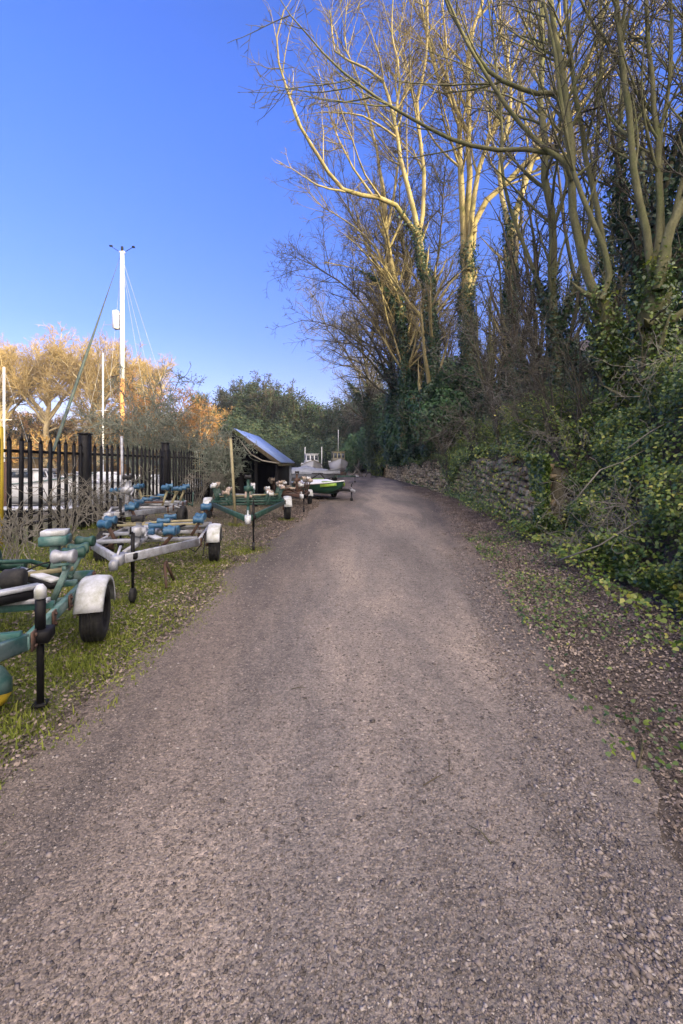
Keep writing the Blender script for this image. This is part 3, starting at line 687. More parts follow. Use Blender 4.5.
mb = MB(); mb.box((1.0,.12,.585), (.42,.10,.025), .5); mb.bar((-.3,-.25,.60), (.9,-.05,.60), .09, .04); part(mb, 'loose_board', M['guard'], t2)
a7, h7 = (-4.0, 9.0), (-3.75, 6.9)
t7 = trailer('old narrow trailer squeezed between the fence and the silver trailer', a7, math.dist(a7, h7), yaw_of(a7, h7), .5, .7, -1.0, .5, M['galv'],
    [(-.8,.38,.30),(-.8,-.38,.28),(-.1,.38,.26),(.5,-.36,.24),(.5,.36,.3)], M['blue_roller'], r=.26, tw=.14, vert_post=.6, guards=(), rs=(.14,.058), arm=M['ochre'])
a3, h3 = (-2.62, 12.1), (-1.66, 7.62)
t3 = trailer('dark green V-frame trailer with its hitch on a thin jockey leg', a3, math.dist(a3, h3), yaw_of(a3, h3), .95, .75, -1.3, .56, M['greenpaint'],
    [(x, y, h) for x in (-1.15,-.7,-.25,.2,.65) for y, h in ((-.78,.34),(-.42,.2),(.0,.3),(.42,.2),(.78,.34))]+[(1.3,.45,.2),(1.3,-.45,.2)], M['orange_roller'], r=.31, tw=.17, vert_post=.7, white=M['guard'], arm=M['greenpaint'], rs=(.11,.055))
a4 = (-2.0, 16.9); h4 = (-1.28, 13.9)
t4 = trailer('rusty trailer crowded with tan rollers beside the black shed', a4, math.dist(a4, h4), yaw_of(a4, h4), .62, .7, -1.2, .5, M['rust'],
    [(x, y, h) for x in (-1.0,-.6,-.2,.2,.6) for y, h in ((-.6,.36),(-.2,.26),(.55,.36),(.2,.2))], M['orange_roller'], r=.26, tw=.14, vert_post=.75, white=M['guard'], rs=(.14,.07))
a5 = (-1.0, 20.3)
t5 = trailer('low dark trailer carrying the lime and white speedboat', a5, 2.6, math.radians(-55), .62, .9, -1.4, .42, M['black'],
    [(-.9,.45,.08),(-.9,-.45,.08)], M['rubber'], r=.24, tw=.14, vert_post=.3)
a6 = (-.9, 37.5)
t6 = trailer('small empty green trailer parked in front of the far boats', a6, 2.4, math.radians(-20), .6, .8, -1.2, .5, M['greenpaint'],
    [(-.6,.4,.3),(-.6,-.4,.3),(.3,.4,.25)], M['rubber'], r=.27, tw=.14, vert_post=.8)
# ---------------------------------------------------------------- boats
def hull_bm(L, B, D, rake=.25, n=14, sheer=.12, keel=.35, tr=.85, flat=0):
    """x from stern (-L/2) to bow; deck at z=0 amidships, bottom -D"""
    st = []
    for i in range(n+1):
        u = i/n; x = -L/2+L*u
        b = B/2*(tr+(1-tr)*math.sin(min(u/.45, 1)*math.pi/2))*(1-max(0, (u-.42)/.58)**2.1)
        zs = sheer*D*(2*u-1)**2*2+(.25*D*max(0, u-.5)*2)
        zb = -D*(1-max(0,(u-.7)/.3)**2*.85)
        xb = x-rake*D*u*u*1.5
        row = []
        for (f, g) in ((0,0),(.45,.06),(.78,.22),(.92,.55),(1.0,.85),(1.03,1.0)):
            row.append((xb+(x-xb)*g, b*f, zb+(zs-zb)*g))
        st.append(row)
    V = []; m = 11
    for row in st:
        for k in range(5, 0, -1): V.append((row[k][0], -row[k][1], row[k][2]))
        V.append(row[0])
        for k in range(1, 6): V.append(row[k])
    f = []
    for i in range(n):
        for j in range(m-1): f.append((i*m+j, (i+1)*m+j, (i+1)*m+j+1, i*m+j+1))
        f.append((i*m, i*m+m-1, (i+1)*m+m-1, (i+1)*m)[::-1])
    f.append(tuple(range(m)))
    return V, f, st
def boat(name, label, cat, loc, yaw, L, B, D, mats, cabin=None, group=None, stripe=None, pitch=0):
    t = thing(name, label, cat, loc, yaw, group); t.rotation_euler[1] = pitch
    V, f, st = hull_bm(L, B, D); part(MB().add(V, f), 'hull', mats[0], t)
    gm = MB()
    for s in (1, -1): gm.tube([(r[5][0], s*r[5][1], r[5][2]+.01) for r in st], .03, 6)
    part(gm, 'gunwale', stripe or mats[0], t, True)
    if cabin:
        x0, x1, w, h, hw = cabin     # rear x, front x, width, height
        vs = []
        for (x, ww, z) in ((x0,w,0),(x1+.35*h,w*.85,0),(x1,w*.78,h),(x0+.08,w*.9,h)):
            vs += [(x,-ww/2,z),(x,ww/2,z)]
        mb = MB(); mb.add(vs, [(0,1,3,2),(2,3,5,4),(4,5,7,6),(6,7,1,0),(0,2,4,6),(1,7,5,3)]); part(mb, 'cabin', mats[1], t)
        mb = MB(); mb.box(((x0+x1)/2, 0, h+.02), (x1-x0+.18, w*.94, .05)); part(mb, 'cabin_roof', mats[1], t)
        nW = hw
        for s in (1, -1):
            for k in range(nW):
                xa = x0+.18+(x1-x0-.3)*k/nW; xb_ = xa+(x1-x0-.3)/nW*.75
                q = []
                for (x, z) in ((xa,h*.45),(xb_,h*.45),(xb_,h*.88),(xa,h*.88)):
                    yy = s*(w/2-(z/h)*w*.05*1.3-.0+.004); q.append((x, yy, z))
                q2 = [(a_, b_-s*.02, c_) for a_, b_, c_ in q]
                mb = MB(); mb.add(q+q2, [(0,1,2,3),(7,6,5,4),(0,4,5,1),(1,5,6,2),(2,6,7,3),(3,7,4,0)]); part(mb, 'window', M['glass'], t)
        for e, xx in ((0, x0), (1, x1)):
            for k in range(3):
                yy = (-1+k)*w*.27; dy = w*.1
                za, zb = h*.45, h*.88
                xa = (x1+.35*h*(1-.45)+.012) if e else x0+.08*.45-.012; xb_ = (x1+.35*h*(1-.88)+.012) if e else x0+.08*.88-.012
                q = [(xa,yy-dy,za),(xa,yy+dy,za),(xb_,yy+dy,zb),(xb_,yy-dy,zb)]
                q2 = [(a_-(.02 if e else -.02), b_, c_) for a_, b_, c_ in q]
                mb = MB(); mb.add(q+q2, [(0,1,2,3),(7,6,5,4),(0,4,5,1),(1,5,6,2),(2,6,7,3),(3,7,4,0)]); part(mb, 'windscreen', M['glass'], t)
        rr = MB()
        for s in (1, -1): rr.tube([(x1+.4, s*w*.42, .0), (x1+.5, s*w*.42, .45), (L/2-.15, s*.08, .6)], .015, 6)
        part(rr, 'bow_rail', M['galv'], t, True)
    return t
# speedboat on the low trailer
sbt = boat('speedboat', 'low lime green and white speedboat sitting on its trailer by the track', 'boat', (-.95, 20.0, .66), math.radians(-58), 3.9, 1.75, .42, [M['dkgreen_gel'], M['white']], stripe=M['white'])
mb = MB(); 
vs = [(-1.8,-.72,.03),(-1.8,.72,.03),(.9,-.55,.05),(.9,.55,.05),(1.6,0,.14),(-.3,-.4,.22),(-.3,.4,.22),(-1.5,-.4,.16),(-1.5,.4,.16),(.55,0,.26)]
mb.add(vs, [(0,2,5,7),(2,4,9,5),(4,3,6,9),(3,1,8,6),(1,0,7,8),(7,5,6,8),(5,9,6)]); part(mb, 'deck', M['white'], sbt)
mb = MB(); mb.bar((.75,-.33,.15), (1.6,-.1,.16), .16, .05); mb.bar((.75,.33,.15), (1.6,.1,.16), .16, .05); mb.bar((1.0,-.6,-.02),(1.7,-.2,.06), .06,.12); mb.bar((1.0,.6,-.02),(1.7,.2,.06), .06,.12); mb.bar((-1.5,.3,.2),(-.3,.3,.25), .2,.03); mb.bar((-1.5,-.3,.2),(-.3,-.3,.25), .2,.03); part(mb, 'stripe', M['lime'], sbt)
mb = MB(); mb.bar((-.3,-.4,.22), (-.1,.0,.5), .04); mb.bar((-.3,.4,.22), (-.1,.0,.5), .04); mb.bar((-.35,-.3,.5), (-.35,.3,.5), .04); part(mb, 'windshield_frame', M['black'], sbt)
# black inflatable leaning on the shed side of the speedboat
bt = boat('covered_boat', 'open boat under a sagging grey tarpaulin beyond the speedboat', 'boat', (-2.3, 34.0, .95), math.radians(-12), 4.6, 1.8, .6, [M['grey_tarp'], M['grey_tarp']])
mb = MB(); n = 12; V = []; f = []
for i in range(n+1):
    u = i/n; x = -2.35+4.6*u; hw = .95*(1-max(0,(u-.5)*2)**2.4)*.98+.02; zr = .42*math.sin(math.pi*min(u*1.15,1)**.8)+.06*math.sin(u*19)
    for yy, zz in ((-1,-.16),(-.95,.03),(-.5,.55),(0,1),(.5,.55),(.95,.03),(1,-.16)): V.append((x, yy*hw, .06+zz*zr if abs(yy) < .9 else .06+zz))
for i in range(n):
    for j in range(6): f.append((i*7+j, (i+1)*7+j, (i+1)*7+j+1, i*7+j+1))
f += [tuple(range(7)), tuple(range(n*7+6, n*7-1, -1))]
part(MB().add(V, f), 'tarpaulin', M['grey_tarp'], bt, True)
mb = MB()
for x in (-1.6, 1.3): mb.box((x,0,-.93), (.3,1.3,.45))
part(mb, 'chock', M['rust'], bt)
b2 = boat('cabin_boat', 'small cream cabin boat on chocks left of the wheelhouse cruiser', 'boat', (-3.1, 44.5, 1.5), math.radians(-82), 5.6, 2.1, .95, [M['white'], M['white']], (-1.0,1.0,1.5,1.1,2), stripe=M['ochre'])
mb = MB(); [mb.box((x,0,-1.2), (.3,1.2,.55)) for x in (-1.5,1.4)]; part(mb, 'chock', M['rust'], b2)
b3 = boat('wheelhouse_cruiser', 'cream motor cruiser with a square wheelhouse at the end of the track', 'boat', (-.4, 57.0, 1.75), math.radians(-84), 6.6, 2.5, 1.15, [M['white'], M['ochre']], (-1.2,.8,1.8,1.45,3), stripe=M['ochre'])
mb = MB(); [mb.box((x,0,-1.45), (.35,1.6,.6)) for x in (-2,1.8)]; part(mb, 'chock', M['rust'], b3)
mb = MB(); mb.tube([(-.3,0,1.55),(-.3,0,4.4)], .04, 6); part(mb, 'mast', M['white'], b3)
for i, (x, y, h, lb) in enumerate(((-3.9, 46, 3.4, 'thin pale mast standing left of the cream cabin boat'), (-2.2, 48, 3.5, 'thin pale mast standing right of the cream cabin boat'))):
    post_thing('bare_mast', lb, (x,y,float(terr(x,y))), (x,y,h), .09, M['white'], 'mast')
# pale cut branches in a heap
hp = thing('branch_heap', 'heap of pale cut branches leaning at the bend of the track', 'branches', (2.6, 52, 0))
for k in range(9):
    a = rnd.uniform(0, 6.28); l_ = rnd.uniform(1.0, 2.3)
    mb = MB(); x0 = rnd.uniform(-1.6,1.6); y0 = rnd.uniform(-1,1)
    mb.tube([(x0,y0,0),(x0+.4*l_*math.cos(a), y0+.3*math.sin(a), l_*.5),(x0+.75*l_*math.cos(a), y0+.6*math.sin(a), l_*.8)], [.07,.05,.02], 6); part(mb, 'branch', M['twig_grey'], hp, True)
# sailing yacht with the tall mast
ya = thing('sailing_yacht', 'moored yacht with the tallest white and varnished mast beyond the fence', 'sailing boat', (-15.3, 30, -.35), math.radians(178))
V, f, st = hull_bm(10.5, 2.9, 1.2); part(MB().add([(x,y,z+.65) for x,y,z in V], f), 'hull', M['white'], ya)
mb = MB(); mb.box((-.6,0,.95), (3.6,1.7,.5), bev=.08); part(mb, 'coachroof', M['white'], ya)
mb = MB(); mb.tube([(0,0,.7),(0,0,7.9)], [.17,.15], 12); part(mb, 'lower_mast', M['varnish'], ya, True)
mb = MB(); mb.tube([(0,0,7.9),(0,0,12),(0,0,16.7)], [.16,.15,.13], 12); mb.box((0,0,16.72), (.36,.2,.1)); part(mb, 'upper_mast', M['white'], ya, False)
mb = MB(); mb.box((.42,0,12.0), (.36,.4,1.3), bev=.05); mb.bar((0,0,11.5), (.42,0,11.5), .06); mb.bar((0,0,12.4), (.42,0,12.4), .06); part(mb, 'radar', M['white'], ya)
mb = MB(); mb.bar((-.5,0,8.3), (.95,-.2,8.05), .05); part(mb, 'spreader', M['rust'], ya)
mb = MB(); mb.tube([(-.25,0,16.78),(-.75,0,17.05)], .02, 6); mb.tube([(.25,0,16.8),(.8,0,17.15)], .02, 6); mb.box((-.8,0,17.08), (.16,.16,.1)); mb.box((.8,0,17.18), (.2,.1,.1)); mb.box((0,0,16.95), (.12,.12,.35)); part(mb, 'wind_instruments', M['black'], ya)
mb = MB()
for e in ((-5.0,0,.9),(-3.2,1.3,.7),(-3.2,-1.3,.7)): mb.tube([(0,0,16.3 if e[1]==0 else 15.8), e], .012, 4)
mb.tube([(0,0,16.5),(.95,-.2,8.05),(.9,0,.9)], .012, 4); part(mb, 'stays', M['galv'], ya)
mb = MB(); a = Vector((.15,0,16.4)); b = Vector((5.6,0,.95)); pts = [a.lerp(b, u) for u in np.linspace(0,1,12)]
mb.tube(pts, [.015,.02,.035,.055,.075,.09,.10,.105,.11,.11,.10,.05], 8); part(mb, 'furled_foresail', M['sailcover'], ya, True)
mb = MB(); mb.tube([(-.2,0,2.0),(-4.2,0,1.85)], .07, 8); mb.tube([(-.3,0,2.16),(-4.0,0,2.0)], [.16,.10], 8); part(mb, 'boom', M['sailcover'], ya, True)
for (px, py, Y, hh, lb) in ((103,352,44,0,'thin cream mast of a moored boat just left of the tall mast'), (4,366,36,0,'white mast of a moored boat at the left edge')):
    p = P(px, py, Y); t = thing('moored_sloop', lb, 'sailing boat', (p[0], Y, -.1), math.radians(175), 'small moored sailing boats')
    V, f, st = hull_bm(6.4, 2.1, .9); part(MB().add([(x,y,z+.55) for x,y,z in V], f), 'hull', M['white'], t)
    mb = MB(); mb.box((-.3,0,.72), (2.2,1.2,.35), bev=.05); part(mb, 'coachroof', M['white'], t)
    mb = MB(); mb.tube([(0,0,.5),(0,0,p[2])], .085, 8); mb.bar((-.7,0,p[2]*.55),(.7,0,p[2]*.55), .04); part(mb, 'mast', M['white'], t, True)
    mb = MB(); mb.tube([(0,0,p[2]-.1),(3.1,0,.7)], .012, 4); mb.tube([(0,0,p[2]-.1),(-3.1,0,.7)], .012, 4); part(mb, 'stays', M['galv'], t)
cb = boat('motor_cruiser', 'white motor cruiser with long side windows moored behind the fence', 'boat', (-17.2, 23.5, .55), math.radians(4), 7.4, 2.6, 1.15, [M['white'], M['white']], (-2.3,1.1,1.9,.75,5), stripe=M['teal'])
mb = MB(); [mb.tube([(x,s*1.05,.75),(x*.97,s*.9,1.35)], .02, 6) for x in (-2.2,-.8,.7) for s in (1,-1)]; mb.box((-.8,0,1.38), (3.4,1.9,.05)); part(mb, 'canopy', M['sailcover'], cb)
pt = thing('pontoon', 'long pale floating pontoon between the moored boats', 'pontoon', (-15, 18.6, -.5), math.radians(2))
mb = MB(); [mb.box((x,0,.18), (1.9,1.1,.08)) for x in np.arange(-9, 9.1, 2)]; part(mb, 'deck', M['guard'], pt)
mb = MB(); [mb.box((x,0,-.02), (1.3,.9,.3)) for x in np.arange(-9, 9.1, 2)]; part(mb, 'floats', M['black'], pt)
for x in (-8, 0, 6): mb = MB(); mb.tube([(x,.65,-1),(x,.65,2.2)], .09, 8); part(mb, 'pile', M['rust'], pt)
# ---------------------------------------------------------------- shed
sh = thing('boat_shed', 'low black boarded shed with a sloping blue-grey sheet roof', 'shed', (0,0,0))
xr_, xm, xl_ = -2.3, -3.85, -3.95
y0, y1, ez, rz_ = 15.6, 19.8, 1.66, 2.85
zb = -.1
mb = MB(); mb.box((xr_-.03,(y0+y1)/2,(ez-.1)/2), (.06,y1-y0,ez+.0)); mb.box((xl_,(y0+y1)/2,1.35), (.06,y1-y0,2.75)); mb.box(((xr_+xl_)/2,y1-.03,.8), (xr_-xl_-.1,.06,1.7)); mb.box((xl_+.2,y0+.03,1.3),(.4,.06,2.7))
mb.add([(xl_,y1-.03,1.6),(xr_,y1-.03,1.6),(xm,y1-.03,rz_-.08),(xl_,y1+.0,1.6),(xr_,y1+.0,1.6),(xm,y1+.0,rz_-.08)], [(0,1,2),(5,4,3),(0,3,4,1),(1,4,5,2),(2,5,3,0)])
part(mb, 'wall', M['wood_black'], sh)
def slab(a, b, c, d, th, name, mat, par):
    V = [Vector(v) for v in (a,b,c,d)]; n_ = (V[1]-V[0]).cross(V[3]-V[0]).normalized()*th
    return part(MB().add(V+[v+n_ for v in V], [(3,2,1,0),(4,5,6,7),(0,1,5,4),(1,2,6,5),(2,3,7,6),(3,0,4,7)]), name, mat, par)
slab((xm,y0-.25,rz_),(xr_+.12,y0-.25,ez-.02),(xr_+.12,y1+.15,ez-.02),(xm,y1+.15,rz_), .035, 'roof', M['roof'], sh)
mb = MB(); mb.bar((xm,y0-.27,rz_-.06),(xr_+.12,y0-.27,ez-.08), .04,.14); mb.bar((xr_+.10,y0-.2,ez-.09),(xr_+.10,y1+.1,ez-.09), .05,.1); part(mb, 'fascia', M['bark_dark'], sh)
mb = MB(); [mb.bar((x,y0+.02,0),(x,y0+.02,h), .1) for x, h in ((xr_-.06,1.6),(-3.1,2.15),(-3.9,2.7))]; part(mb, 'door_post', M['wood_black'], sh)
mb = MB(); [mb.box((xr_+.015, y1-.35-k*.24, .82), (.02,.2,1.45)) for k in range(3)]; part(mb, 'side_door', M['grey_tarp'], sh)
# coiled hose hanging under the roof edge
mb = MB(); mb.tube([(-3.6,y0-.4,2.45),(-3.2,y0-.45,1.95),(-2.8,y0-.42,1.72),(-2.45,y0-.4,1.66),(-2.2,y0-.36,1.62)], .025, 8)
tag(mb.build('rope', M['twig_grey'], None, True), 'sagging tan rope slung across the open front of the shed', 'rope')
# ---------------------------------------------------------------- trees
def stemset(stems, k=14):
    Pp = np.array([resample(p, k) for p, r0, r1 in stems]); R = np.array([r0+(r1-r0)*np.linspace(0,1,k)**.9 for p, r0, r1 in stems])
    return Pp, R
def tree(name, label, cat, stems, counts, mats, rg, group=None, lf=(.45,.5,.5), ang=(42,45,45), trop=(.05,.03,.02), wig=(.10,.14,.16), tip=.006, rmin=.008, sides=(9,5,3,3), tlo=.2, ivy=None, bias=None, base=None, lmin=.3, leafc=None, lmax=99, k1=9):
    b = np.array(stems[0][0][0] if base is None else base, float)
    t = thing(name, label, cat, tuple(b), 0, group)
    Pp, R = stemset(stems); Pp = Pp-b
    for i in range(len(Pp)): Pp[i,1:-1] += rg.normal(size=(Pp.shape[1]-2,3))*R[i,1:-1,None]*.35
    build_tubes('trunk', [(Pp, R)], mats[0], t, [sides[0]])
    lv = [(Pp, R)]; prev = (Pp, R)
    for i, c in enumerate(counts):
        if not c: continue
        cur = grow(prev[0], prev[1], c, lf[i], ang[i], (k1,6,5)[i], rg, tlo if i == 0 else .12, 1., trop[i], wig[i], .5, tip if i else tip*1.2, lmin/(1+i*.7), rmin/(1+i*.35), bias if i == 0 else None, lmax)
        lv.append(cur); prev = cur
    if len(lv) > 1:
        if len(lv) > 2:
            build_tubes('limbs', [lv[1]], mats[0] if len(mats) < 3 else mats[2], t, [sides[1]])
            build_tubes('crown', lv[2:], mats[1], t, sides[2:2+len(lv)-2])
        else: build_tubes('crown', lv[1:], mats[1], t, sides[1:2])
    if ivy:
        n, zmax, size, spread, mat = ivy
        L = Pp.shape[1]; m_ = n*12; i = rg.integers(0, len(Pp), m_); u = rg.random(m_)*(L-1.01); a = u.astype(int); f_ = (u-a)[:,None]
        c_ = Pp[i,a]*(1-f_)+Pp[i,a+1]*f_; rr = R[i,a]; wz = c_[:,2]
        k = np.flatnonzero(wz < zmax*(.45+.65*rg.random(m_)))[:n]; c_, rr = c_[k], rr[k]
        d = rg.normal(size=(len(c_),3)); d /= np.linalg.norm(d, axis=1, keepdims=True)
        cl = .6+.7*vnoise(c_[:,2]*1.3, d[:,0]*1.5+d[:,1], .9, 3)
        pos = c_+d*(rr+spread*np.clip(cl,.1,1.6)*rg.random(len(c_))**.6)[:,None]
        leaves('ivy', pos, d+rg.normal(size=d.shape)*.5+[0,0,.4], size*(.6+.8*rg.random(len(c_))), mat, t, rg)
    if leafc:
        n, size, spread, mat = leafc
        cp = prev[0].reshape(-1,3); i = rg.integers(0, len(cp), n); pos = cp[i]+rg.normal(size=(n,3))*spread
        leaves('foliage', pos, rg.normal(size=(n,3))+[0,0,.5], size*(.6+.8*rg.random(n)), mat, t, rg)
    return t
def px(Y, *pts): return [P(a, b, Y+(c[0] if c else 0)) for a, b, *c in pts]
rg = np.random.default_rng(101)
NB = ('bark_near','twig_near')
mt = lambda *a: [M[x] for x in a]
# near stump tree with several poles (right edge)
tree('pollard_tree', 'ivy-clad pollard with tall poles nearest the right edge', 'tree',
  [(px(7.6,(656,470),(655,400),(652,340),(655,288)), .19, .22),
   (px(7.6,(655,292),(651,270),(637,186),(626,98),(617,0),(608,-110)), .07, .03),
   (px(7.9,(656,290),(657,262),(658,177),(653,89),(646,0),(650,-100)), .06, .025),
   (px(7.3,(658,290),(664,244),(683,208),(706,140),(725,20)), .09, .04),
   (px(8.1,(654,285),(662,220),(660,150),(672,60),(668,-60)), .05, .02),
   (px(7.9,(656,285),(668,240),(690,150),(700,20)), .055, .03),
   (px(8.2,(655,115),(630,82),(605,40),(580,0),(560,-60)), .035, .015)],
  (60,360,800), mt('bark_near','twig_near'), rg, lf=(.5,.5,.5), ang=(38,45,50), wig=(.05,.08,.1), trop=(.07,.04,.02), tip=.0035, rmin=.006, tlo=.25, ivy=(9000, 3.5, .065, .34, M['ivy']), lmax=2.2)
tree('pollard_tree', 'leaning pollard sprouting three grey green poles above the ivy', 'tree',
  [(px(8.4,(622,440),(615,380),(607,335),(596,298)), .16, .15),
   (px(8.4,(598,300),(593,290),(575,222),(571,146),(564,75),(553,13),(545,-90)), .088, .038),
   (px(8.7,(604,300),(608,270),(593,191),(580,120),(565,0),(560,-80)), .06, .03),
   (px(8.1,(601,300),(611,275),(596,225),(570,160),(556,60),(530,-60)), .055, .02),
   (px(8.4,(570,165),(560,158),(544,151),(482,149),(438,133),(380,100),(330,60),(290,15)), .05, .012),
   (px(8.5,(568,104),(560,95),(535,93),(491,73),(464,35),(446,0),(440,-60)), .05, .02),
   (px(8.3,(572,180),(564,164),(526,129),(495,89),(460,27),(435,-30)), .05, .018)],
  (70,360,800), mt('bark_near','twig_near'), rg, lf=(.5,.5,.5), ang=(42,45,50), wig=(.05,.08,.1), trop=(.05,.03,.02), tip=.0035, rmin=.006, tlo=.25, ivy=(8000, 2.7, .065, .3, M['ivy']), lmax=2.2)
tree('slim_tree', 'slim dark tree rising behind the leaning pollard', 'tree',
  [(px(11,(560,400),(553,266),(546,177),(540,89),(542,22),(545,-80)), .12, .05), (px(11.3,(556,330),(530,260),(505,190),(500,100),(488,0)), .06, .02), (px(11.3,(556,340),(585,250),(596,150),(602,30),(598,-60)), .06, .03)],
  (60,420,900), mt('bark_near','twig_near'), rg, tip=.0045, rmin=.007, lmax=2.6, ivy=(4000, 3.2, .07, .22, M['ivy_dark']))
# sunlit big trees at mid distance
SB = dict(lf=(.42,.45,.5), ang=(36,42,45), trop=(.07,.04,.03), wig=(.09,.13,.15), tip=.0055, rmin=.011)
tree('tall_ash_tree', 'sunlit tree with the long golden limb reaching left over the track', 'tree',
  [(px(24,(428,452),(432,340),(427,280),(418,236)), 0.286, 0.225),
   (px(24,(419,238),(396,207,-1),(373,196,-1.5),(345,192,-2),(306,136,-3),(287,90,-3),(276,48,-3.5),(284,10,-4)), 0.150, 0.030),
   (px(24,(373,196,-1.5),(352,165,-2),(335,130,-2),(318,70,-2)), 0.061, 0.019),
   (px(24,(345,192,-2),(318,185,-2.5),(297,172,-3),(276,160,-3)), 0.054, 0.015),
   (px(24.4,(418,236),(406,180),(394,121),(382,79),(352,62),(336,54),(330,10)), 0.163, 0.030),
   (px(24.4,(394,121),(400,80),(392,30),(396,-40)), 0.088, 0.022),
   (px(24.8,(419,238),(424,180),(418,110),(428,40),(424,-60)), 0.136, 0.038)],
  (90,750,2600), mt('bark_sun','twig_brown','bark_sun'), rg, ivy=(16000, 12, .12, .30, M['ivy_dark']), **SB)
tree('tall_ash_tree', 'thickest sunlit trunk forking wide above the stone wall', 'tree',
  [(px(27,(470,450),(468,360),(466,290),(466,248)), 0.422, 0.390),
   (px(27,(464,250),(460,180),(458,111),(438,80),(424,18),(412,-40)), 0.224, 0.053),
   (px(27.4,(468,250),(468,133),(469,44),(482,0),(486,-70)), 0.218, 0.060),
   (px(26.6,(468,270),(476,177),(495,129),(508,80),(526,27),(535,-40)), 0.190, 0.045),
   (px(26.6,(468,133),(450,90),(446,40),(440,-30)), 0.109, 0.038),
   (px(27,(472,250),(482,208),(522,168),(566,120),(620,58),(646,27),(680,-20)), 0.204, 0.038)],
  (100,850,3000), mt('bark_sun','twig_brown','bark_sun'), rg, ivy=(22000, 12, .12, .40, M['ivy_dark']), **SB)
tree('tall_ash_tree', 'third sunlit tree leaning right behind the near poles', 'tree',
  [(px(22,(510,430),(512,340),(511,280),(511,230)), 0.245, 0.225),
   (px(22,(511,232),(530,170),(558,103),(590,60),(606,0),(618,-60)), 0.163, 0.038),
   (px(22.3,(511,240),(500,170),(512,90),(500,20),(506,-60)), 0.136, 0.038),
   (px(22.3,(524,180),(545,120),(560,40),(556,-40)), 0.095, 0.030)],
  (80,700,2400), mt('bark_sun','twig_brown','bark_sun'), rg, ivy=(16000, 11, .11, .32, M['ivy_dark']), **SB)
tree('tall_ash_tree', 'slender sunlit tree furthest left of the tall wall-side group', 'tree',
  [(px(29,(402,450),(404,380),(400,303),(388,250),(385,200)), 0.204, 0.165),
   (px(29,(385,202),(375,140),(358,80),(345,40),(350,-20)), 0.116, 0.022),
   (px(29,(400,300),(380,255),(352,225),(320,205),(300,180)), 0.095, 0.022),
   (px(29.5,(387,230),(400,150),(396,70),(404,0)), 0.102, 0.030),
   (px(28.5,(402,330),(385,290),(358,270),(325,262)), 0.082, 0.022)],
  (110,1000,3600), mt('bark_sun','twig_brown','bark_sun'), rg, ivy=(12000, 11, .13, .4, M['ivy_dark']), **SB)
# shaded trees leaning over the track further on
MD = dict(lf=(.5,.48,.5), ang=(45,45,48), trop=(.03,.02,.01), wig=(.12,.15,.17), tip=.007, rmin=.012)
tree('wood_tree', 'dark bare tree arching left over the end of the track', 'tree',
  [(px(38,(392,462),(394,400),(390,330),(384,270)), 0.286, 0.195), (px(38,(386,290),(360,230),(335,190),(312,170)), 0.150, 0.022), (px(38,(392,350),(360,300),(322,270),(290,255)), 0.136, 0.022), (px(38,(390,320),(398,240),(400,150)), 0.136, 0.030), (px(37,(393,380),(362,345),(330,325),(300,320)), 0.095, 0.022)],
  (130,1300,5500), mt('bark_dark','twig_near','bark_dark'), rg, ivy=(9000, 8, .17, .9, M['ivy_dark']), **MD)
tree('wood_tree', 'spindly bare tree leaning from the wall towards the boats', 'tree',
  [(px(50,(372,466),(370,420),(366,370),(356,320)), 0.231, 0.135), (px(50,(368,390),(346,352),(328,330),(318,300)), 0.122, 0.030), (px(50,(366,370),(374,320),(372,270)), 0.122, 0.030), (px(50,(370,410),(350,385),(332,372)), 0.082, 0.022)],
  (130,1300,6000), mt('bark_dark','twig_grey','bark_dark'), rg, ivy=(7000, 9, .2, 1.1, M['far_leaf']), **MD)
tree('wood_tree', 'ivy-wrapped tree between the arching tree and the golden limb', 'tree',
  [(px(33,(414,462),(416,400),(412,350),(408,300),(402,230)), 0.272, 0.120), (px(33,(412,350),(430,300),(440,240),(445,170)), 0.136, 0.038), (px(33,(412,380),(390,330),(372,300),(350,285)), 0.136, 0.030)],
  (130,1300,6000), mt('bark_dark','twig_near','bark_dark'), rg, ivy=(12000, 9, .16, .9, M['ivy_dark']), **MD)
# arching bare shrubs on the bank
shrub_spots = [(560,440,9.5,.9),(530,450,12,1.0),(505,455,14,1.1),(478,455,17,1.2),(455,452,20,1.4),(590,420,9,.8),(545,420,15,1.6),(500,430,20,1.9)]
lab = ['dark arching shrub below the leaning pollard', 'grey twiggy shrub above the ivy mound', 'bare grey shrub spilling over the wall top', 'pale arching shrub over the exposed stonework', 'wide bare shrub at the far end of the exposed stonework', 'twiggy shrub tucked between the two pollards', 'tall tangled shrub behind the ivy mound', 'tallest grey thicket shrub below the thick forked trunk']
for i, (a, b, Y, s) in enumerate(shrub_spots):
    o_ = P(a, b, Y); o_[2] = float(terr(o_[0], Y))+.0
    st = []
    for k in range(12):
        an = rg.normal()*.7+math.pi*1.08; l_ = s*(1.3+1.5*rg.random()); up = .7+1.0*rg.random()
        e = o_+np.array([math.cos(an)*l_*.6, math.sin(an)*l_*.35-.2, l_*up*.9]); m_ = (o_+e)/2+np.array([0,0,l_*.32])
        st.append(([o_+rg.normal(size=3)*.12*[1,1,.2], m_, e], .018*s, .005))
    tree('bare_shrub', lab[i], 'shrub', st, (55,170,190), mt('twig_near','twig_grey' if i in (1,2,3,6,7) else 'twig_near'), rg, 'bare shrubs along the bank', lf=(.55,.55,.5), ang=(50,50,50), trop=(-.02,0,0), wig=(.14,.16,.18), tip=.0024*(.6+Y*.05), rmin=.0042, sides=(5,3,3,3), tlo=.15, base=o_, lmin=.2)
